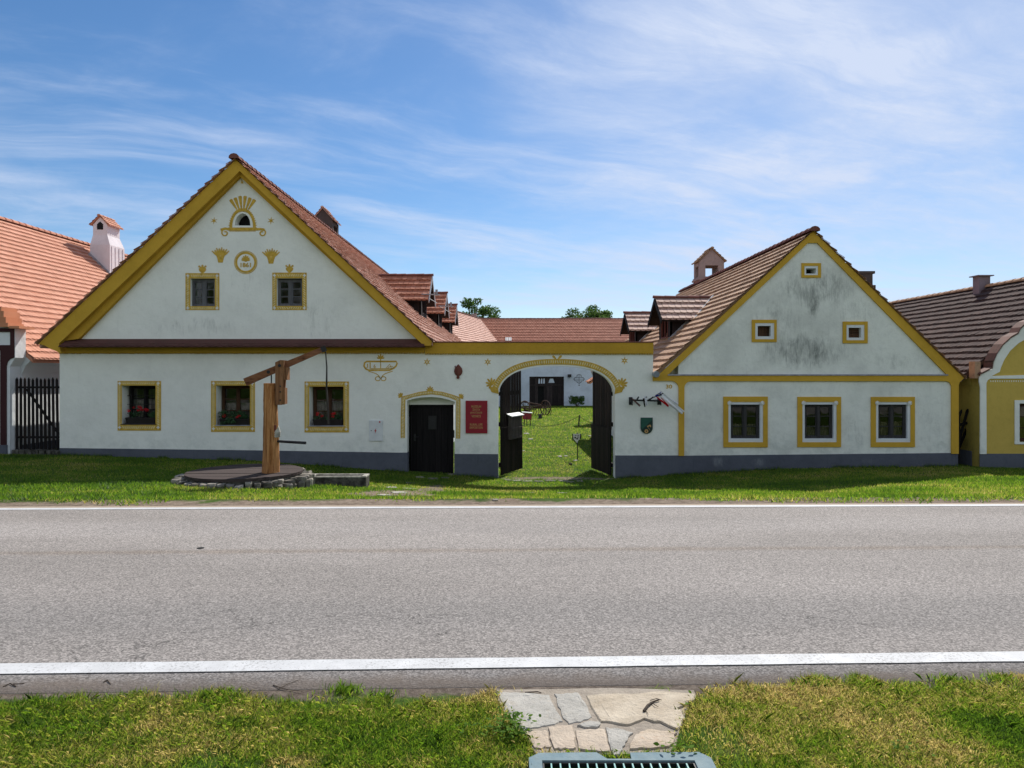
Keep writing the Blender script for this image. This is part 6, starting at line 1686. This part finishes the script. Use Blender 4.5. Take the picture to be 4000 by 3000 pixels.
def DX(px, Y): return fx(px, Y)
dg = thing('drain_grate', (.44, 2.75, 0), 'drain with teal steel bars in a blue grey concrete rim, at the lower picture edge', 'drain')
cframe = NT('blue grey concrete'); 
cc_ = cframe.mix(cframe.ramp(cframe.noise(9,6,.7), .3, .7), (.13,.20,.23), (.21,.27,.28)); cc_ = cframe.mix(cframe.math('MULTIPLY', cframe.ramp(cframe.noise(30,5,.7), .5,.7), .6), cc_, (.16,.20,.20))
CF = cframe.done(cframe.bsdf(cc_, .8, .3, cframe.bump(cframe.noise(50,5,.7), .5, .006)))
gx0, gx1, gy1, gy0 = DX(2117,2.985), DX(2710,2.985), 2.972, 2.41
mb = MB(); top = .016
o_ = [(gx0-.055,gy0-.06),(gx1+.075,gy0-.06),(gx1+.075,gy1+.02),(gx1+.035,gy1+.065),(gx1-.26,gy1+.06),(gx1-.262,gy1+.012),(gx0+.275,gy1+.012),(gx0+.235,gy1+.062),(gx0-.01,gy1+.058),(gx0-.055,gy1+.02)]
mb.plate([o_, [(gx0,gy0),(gx0,gy1),(gx1,gy1),(gx1,gy0)]], -.25, top, axis='z'); mb.build('rim', CF, dg)
teal = simple('teal painted steel', (.16,.36,.33), .5, .4, .25, 30, .1)
mb = MB(); mb.plate([[(gx0+.003,gy0+.003),(gx1-.003,gy0+.003),(gx1-.003,gy1-.003),(gx0+.003,gy1-.003)], [(gx0+.008,gy0+.008),(gx0+.008,gy1-.008),(gx1-.008,gy1-.008),(gx1-.008,gy0+.008)]], -.04, .008, axis='z'); mb.build('grate_frame', M['iron'], dg)
nb_ = 17
for i in range(1, nb_):
    x = gx0 + (gx1-gx0)*i/nb_; mb = MB(); mb.box(x-.003, x+.003, gy0+.014, gy1-.014, -.03, .011); mb.build('bar', teal, dg)
mb = MB(); mb.box(gx0+.002, gx1-.002, gy0+.002, gy1-.002, -.32, -.30); mb.build('sump', M['black'], dg)

# twigs and litter
def twig(pts, r, label, mat=None):
    P = [G(*p, dz=.012) for p in pts]
    mb = MB(); mb.tube([(a, b, c-.006+ .004*(i % 2)) for i, (a, b, c) in enumerate(P)], [.6*r*(1-.6*i/len(P)) for i in range(len(P))], 6)
    return mb
tw = M['bark']
mb = twig([(2515,2785),(2530,2765),(2550,2748),(2575,2742)], .012, ''); mb2 = twig([(2540,2742),(2565,2738),(2585,2740)], .004, '')
mb.add(mb2.v, mb2.f); mb3 = twig([(2545,2752),(2560,2764),(2572,2768)], .004, ''); mb.add(mb3.v, mb3.f); mb3 = twig([(2522,2780),(2532,2800)], .003, ''); mb.add(mb3.v, mb3.f)
mb.v = [(x, y, z+.014) for x, y, z in mb.v]
tag(mb.build('twig', tw), 'thick curled bark twig lying on the largest buff flagstone', 'twig', 'twigs on the ground')
mb = twig([(1067,2672),(1100,2686),(1130,2690),(1180,2698)], .005, ''); m2 = twig([(1085,2688),(1120,2672),(1165,2652)], .004, ''); mb.add(m2.v, m2.f)
tag(mb.build('twig', tw), 'thin crossed twigs on the asphalt below the near white line', 'twig', 'twigs on the ground')
mb = twig([(12,2678),(40,2668),(62,2678),(52,2670),(95,2665)], .006, ''); tag(mb.build('twig', tw), 'short forked twig on the asphalt near the lower road edge at the picture border', 'twig', 'twigs on the ground')
mb = twig([(405,2660),(420,2655),(432,2668)], .007, ''); tag(mb.build('twig', tw), 'small dry curled leaf stalk on the asphalt under the near white line', 'twig', 'twigs on the ground')
mb = twig([(2050,2700),(2100,2700),(2115,2702)], .006, ''); tag(mb.build('twig', tw), 'straight brown stick along the asphalt edge by the flagstones', 'twig', 'twigs on the ground')
cx, cy, cz = G(783, 2145); mb = MB(); mb.lathe((cx, cy), [(.036, cz+.009), (.034, cz+.013), (.02, cz+.014)], 18); tag(mb.build('valve_cap', M['black']), 'small round dark cap set in the far lane of the road', 'valve cap')

# =================================================================== lawns
def vnoise(x, y, s, seed):
    g = np.random.default_rng(seed); T = g.random((256, 256))
    x = x*s + 100; y = y*s + 100; xi = np.floor(x).astype(int); yi = np.floor(y).astype(int); fx_ = x-xi; fy_ = y-yi
    fx_ = fx_*fx_*(3-2*fx_); fy_ = fy_*fy_*(3-2*fy_)
    t = lambda a, b: T[a % 256, b % 256]
    return (t(xi,yi)*(1-fx_)+t(xi+1,yi)*fx_)*(1-fy_) + (t(xi,yi+1)*(1-fx_)+t(xi+1,yi+1)*fx_)*fy_
def blade_mat(name):
    k = NT(name); t = k.attr().outputs['Fac']
    nd = k.n('ShaderNodeValToRGB'); k.l(t, nd.inputs[0]); r = nd.color_ramp
    r.elements[0].position = 0; r.elements[0].color = (.050,.105,.009,1); r.elements[1].position = 1; r.elements[1].color = (.46,.36,.13,1)
    for p, c in ((.3,(.095,.185,.011,1)), (.55,(.165,.255,.016,1)), (.78,(.29,.29,.045,1))):
        e = r.elements.new(p); e.color = c
    hv = k.n('ShaderNodeVectorMath', operation='SCALE'); k.l(nd.outputs[0], hv.inputs[0]); hv.inputs['Scale'].default_value = .40
    bv = k.n('ShaderNodeVectorMath', operation='SCALE'); k.l(nd.outputs[0], bv.inputs[0]); bv.inputs['Scale'].default_value = 2.1
    p = k.bsdf(hv.outputs[0], .55, .35); tr = k.n('ShaderNodeBsdfTranslucent'); k.l(bv.outputs[0], tr.inputs[0])
    m = k.n('ShaderNodeMixShader'); m.inputs[0].default_value = .5; k.l(p, m.inputs[1]); k.l(tr.outputs[0], m.inputs[2]); return k.done(m.outputs[0])
BM = blade_mat('grass blade')
def blades(x, y, z, h, w, tint, bend=.6, seed=0, segs=2):
    g = np.random.default_rng(seed); n = len(x)
    a = g.random(n)*2*np.pi; ux, uy = np.cos(a), np.sin(a)
    b = g.random(n)*2*np.pi; lean = bend*h*(.2+g.random(n))
    bx, by = np.cos(b)*lean, np.sin(b)*lean
    base = np.stack([x, y, z], 1); U = np.stack([ux*w/2, uy*w/2, 0*w], 1)
    midp = base + np.stack([bx*.35, by*.35, h*.6], 1); tip = base + np.stack([bx, by, h*(1-.25*bend*g.random(n))], 1)
    if segs == 1:
        V = np.stack([base-U, base+U, tip], 1).reshape(-1,3); return V, 3, tint
    V = np.stack([base-U, base+U, midp+U*.8, tip, midp-U*.8], 1).reshape(-1,3); return V, 5, tint
def dry(x, y, seed=1):
    a = vnoise(x, y, 1.1, seed)*.5 + vnoise(x, y, 2.7, seed+1)*.3 + vnoise(x, y, 7, seed+2)*.2
    return a
def lawn(name, n, xr, yr, hfun, wfun, mask, seed, dens=None, off=0.0, scale=1.0, segs=2, bend=.6, tint0=.3, patch=1.1):
    g = np.random.default_rng(seed)
    x = g.uniform(*xr, n); y = g.uniform(*yr, n)
    k = mask(x, y, g); x, y = x[k], y[k]
    d = dry(x*patch, y*patch, seed)
    tint = np.clip(tint0 + (d-.5)*1.9*scale + g.normal(0, .19, len(x)) + off, 0, 1)
    h = hfun(x, y, g, d); w = wfun(x, y, g)
    z = gz(x, y) - .004
    V, nv, T = blades(x, y, z, h, w, tint, bend, seed, segs)
    o = fastmesh(name, V, nv, T, BM); tag(o, kind='stuff'); return o
# foreground turf on both sides of the flagstones
pa = np.array([[p[0], p[1]] for p in pts])
def inside(x, y, poly):
    r = np.zeros(len(x), bool); j = len(poly)-1
    for i in range(len(poly)):
        xi, yi = poly[i]; xj, yj = poly[j]
        c = ((yi > y) != (yj > y)) & (x < (xj-xi)*(y-yi)/(yj-yi+1e-12)+xi); r ^= c; j = i
    return r
def fmask(x, y, g):
    e = yr0(x) - .11 + .12*(vnoise(x, y*0, 2.2, 31)-.5)*2 + .07*(vnoise(x, y*0, 9, 32)-.5)*2 + .03*g.normal(size=len(x))
    e = e + np.where(x > 1.0, .05*np.minimum(x-1, 2), np.where(x < .1, -.05, -.06))
    ok = y < e
    jx, jy = g.normal(0,.018,len(x)), g.normal(0,.018,len(x))
    ok &= ~inside(x+jx, y+jy, pa)
    ok &= ~((x+jx > gx0-.06) & (x+jx < gx1+.08) & (y+jy > gy0-.08) & (y+jy < gy1+.06))
    far = (np.abs(x) > 2.6) | (y < 2.5)
    ok &= ~(far & (g.random(len(x)) > .45))
    ok &= ~((vnoise(x, y, 3.1, 77) > .80) & (g.random(len(x)) > .35))
    return ok
def fh(x, y, g, d): 
    edge = np.clip(1-(yr0(x)-y)/.7, 0, 1)
    return (.020 + .018*g.random(len(x)) + .02*(g.random(len(x)) > .985))*(1+.35*edge)*(1.15-.4*d)
lawn('grass', 420000, (-3.5, 4.0), (2.0, 3.9), fh, lambda x, y, g: .0022+.0014*g.random(len(x)), fmask, 5, tint0=.64, scale=.85, bend=1.1, patch=2.0)
# tufts leaning over the edge of the asphalt, and broad weed leaves
g = np.random.default_rng(8); tx_, ty_ = [], []
for (px, py, k) in ((860,2722,130),(830,2728,80),(1350,2700,160),(1330,2706,90),(190,2748,70),(700,2735,50),(1500,2722,60),(3180,2690,60),(3400,2690,90),(3700,2668,120),(3900,2660,120),(2950,2712,50)):
    x, y, z = G(px, py); tx_ += list(x+g.normal(0,.05,k)); ty_ += list(y+g.normal(0,.03,k))
x = np.array(tx_); y = np.array(ty_); V, nv, T = blades(x, y, gz(x,y), .025+.03*g.random(len(x)), .003+.0018*g.random(len(x)), np.clip(.35+g.normal(0,.15,len(x)),0,1), .9, 3)
tag(fastmesh('grass', V, nv, T, BM), kind='stuff')
wm_ = leaf_mat('weed leaf', (.06,.13,.012), (.12,.22,.02), .4, .9)
g = np.random.default_rng(9); cl = []
for (px, py, k) in ((2000,2850,60),(1980,2870,60),(2010,2830,30),(1960,2885,30),(2640,2950,14),(2660,2955,14),(3550,2950,16),(1840,2880,14),(2025,2900,30),(2700,2760,8)):
    xx, yy, zz = G(px, py)
    for _ in range(k): cl.append((xx+g.normal(0,.045), yy+g.normal(0,.035), zz+.025+g.random()*.035))
cl = np.array(cl); n = len(cl); a = np.stack([g.normal(size=n), g.normal(size=n), .35*g.normal(size=n)], 1); a /= np.linalg.norm(a,axis=1)[:,None]
b = np.cross(a, np.array([0,0,1.])+.4*g.normal(size=(n,3))); b /= np.linalg.norm(b,axis=1)[:,None]; s = (.007+.007*g.random(n))[:,None]
V = np.stack([cl-a*s, cl-a*s*.2+b*s*.6, cl+a*s*.6+b*s*.45, cl+a*s*1.2, cl+a*s*.6-b*s*.45, cl-a*s*.2-b*s*.6], 1).reshape(-1,3)
tag(fastmesh('weeds', V, 6, g.random(n), wm_), kind='stuff')
# lawn between road and houses
def spotr(x, y, cx, cy, rx, ry): return ((x-cx)/rx)**2 + ((y-cy)/ry)**2
def lmask(x, y, g):
    e = yr1(x) + .42 + .5*(vnoise(x, y*0, 1.1, 41)-.5)*2*.55 + .15*(vnoise(x, y, 5, 42)-.5)*2 - np.clip((x-2)/6,0,1)*.30
    ok = y > e + .06*g.normal(size=len(x))
    nz = (vnoise(x, y, 4, 43)-.5)*1.1
    ok &= ((spotr(x, y, PATCH[0], PATCH[1], .88, 1.8)+nz*.7 > .85) & (spotr(x, y, PATCH[0]+.5, PATCH[1]+2.2, .4, 1.6)+nz > .6)) | (g.random(len(x)) < .10)
    ok &= (spotr(x, y, 1.25, 20.3, 1.7, .45)+nz > .85) | (g.random(len(x)) < .12)
    ok &= (spotr(x, y, .4, 12.6, 1.5, .7)+nz*1.2 > .6) | (g.random(len(x)) < .45)
    ok &= spotr(x, y, WX, WY, 1.27, 1.27) > 1
    ok &= ~((x > tx0) & (x < tx1) & (y > ty0) & (y < ty0+dp))
    ok &= y < D-.05
    return ok
lawn('grass', 300000, (-17.5, 18), (9.7, D), lambda x, y, g, d: (.033+.035*g.random(len(x))+.035*(vnoise(x,y,2.3,61)>.62)*g.random(len(x)))*(1.2-.5*d), lambda x, y, g: .011+.009*g.random(len(x)), lmask, 6, tint0=.44, scale=.6, segs=1, bend=.8, patch=.6)
# road-edge dry fringe
def emask(x, y, g):
    e = yr1(x) + .30 + .5*(vnoise(x, y*0, 1.1, 41)-.5)*2*.55 - np.clip((x-2)/6,0,1)*.30
    return (np.abs(y-e-.22) < .16*g.random(len(x))) & (np.abs(x-PATCH[0]) > .75)
lawn('grass', 22000, (-17, 18), (9.7, 11), lambda x, y, g, d: .04+.05*g.random(len(x)), lambda x, y, g: .009+.006*g.random(len(x)), emask, 7, tint0=.62, scale=.7, segs=1, bend=.9)
# yard lawn beyond the gateway
def ymask(x, y, g):
    ok = (g.random(len(x)) < 1.0/(1+((y-D)/9)**1.2)) & (x > -2.2) & (x < np.where(y > 37, 9.5, 4.7)) & ~((y < 46) & (y > 43) & (x > 5))
    nz = (vnoise(x, y, 4, 43)-.5)*1.1
    ok &= (spotr(x, y, 1.25, 20.3, 1.7, .45)+nz > .85) | (g.random(len(x)) < .12)
    return ok
lawn('grass', 330000, (-2.2, 9.5), (D+.05, 72.4), lambda x, y, g, d: (.04+.03*g.random(len(x)))*(1.2-.5*d)*(1+(y-D)/60), lambda x, y, g: (.011+.008*g.random(len(x)))*(1+(y-D)/25), ymask, 12, tint0=.52, scale=.40, segs=1, bend=.8, patch=1.6)
# tufts at the foot of the walls
g = np.random.default_rng(14); x = g.uniform(-13, 12.8, 5000); kk = (vnoise(x, x*0, 1.5, 51) > .5) & ~((x > -3.1) & (x < -1.6)) & ~((x > -.45) & (x < 3)); x = x[kk]; y = D-.03-.10*g.random(len(x))
V, nv, T = blades(x, y, gz(x,y), .05+.09*g.random(len(x)), .010+.006*g.random(len(x)), np.clip(.3+g.normal(0,.15,len(x)),0,1), .7, 15, 1); tag(fastmesh('grass', V, nv, T, BM), kind='stuff')
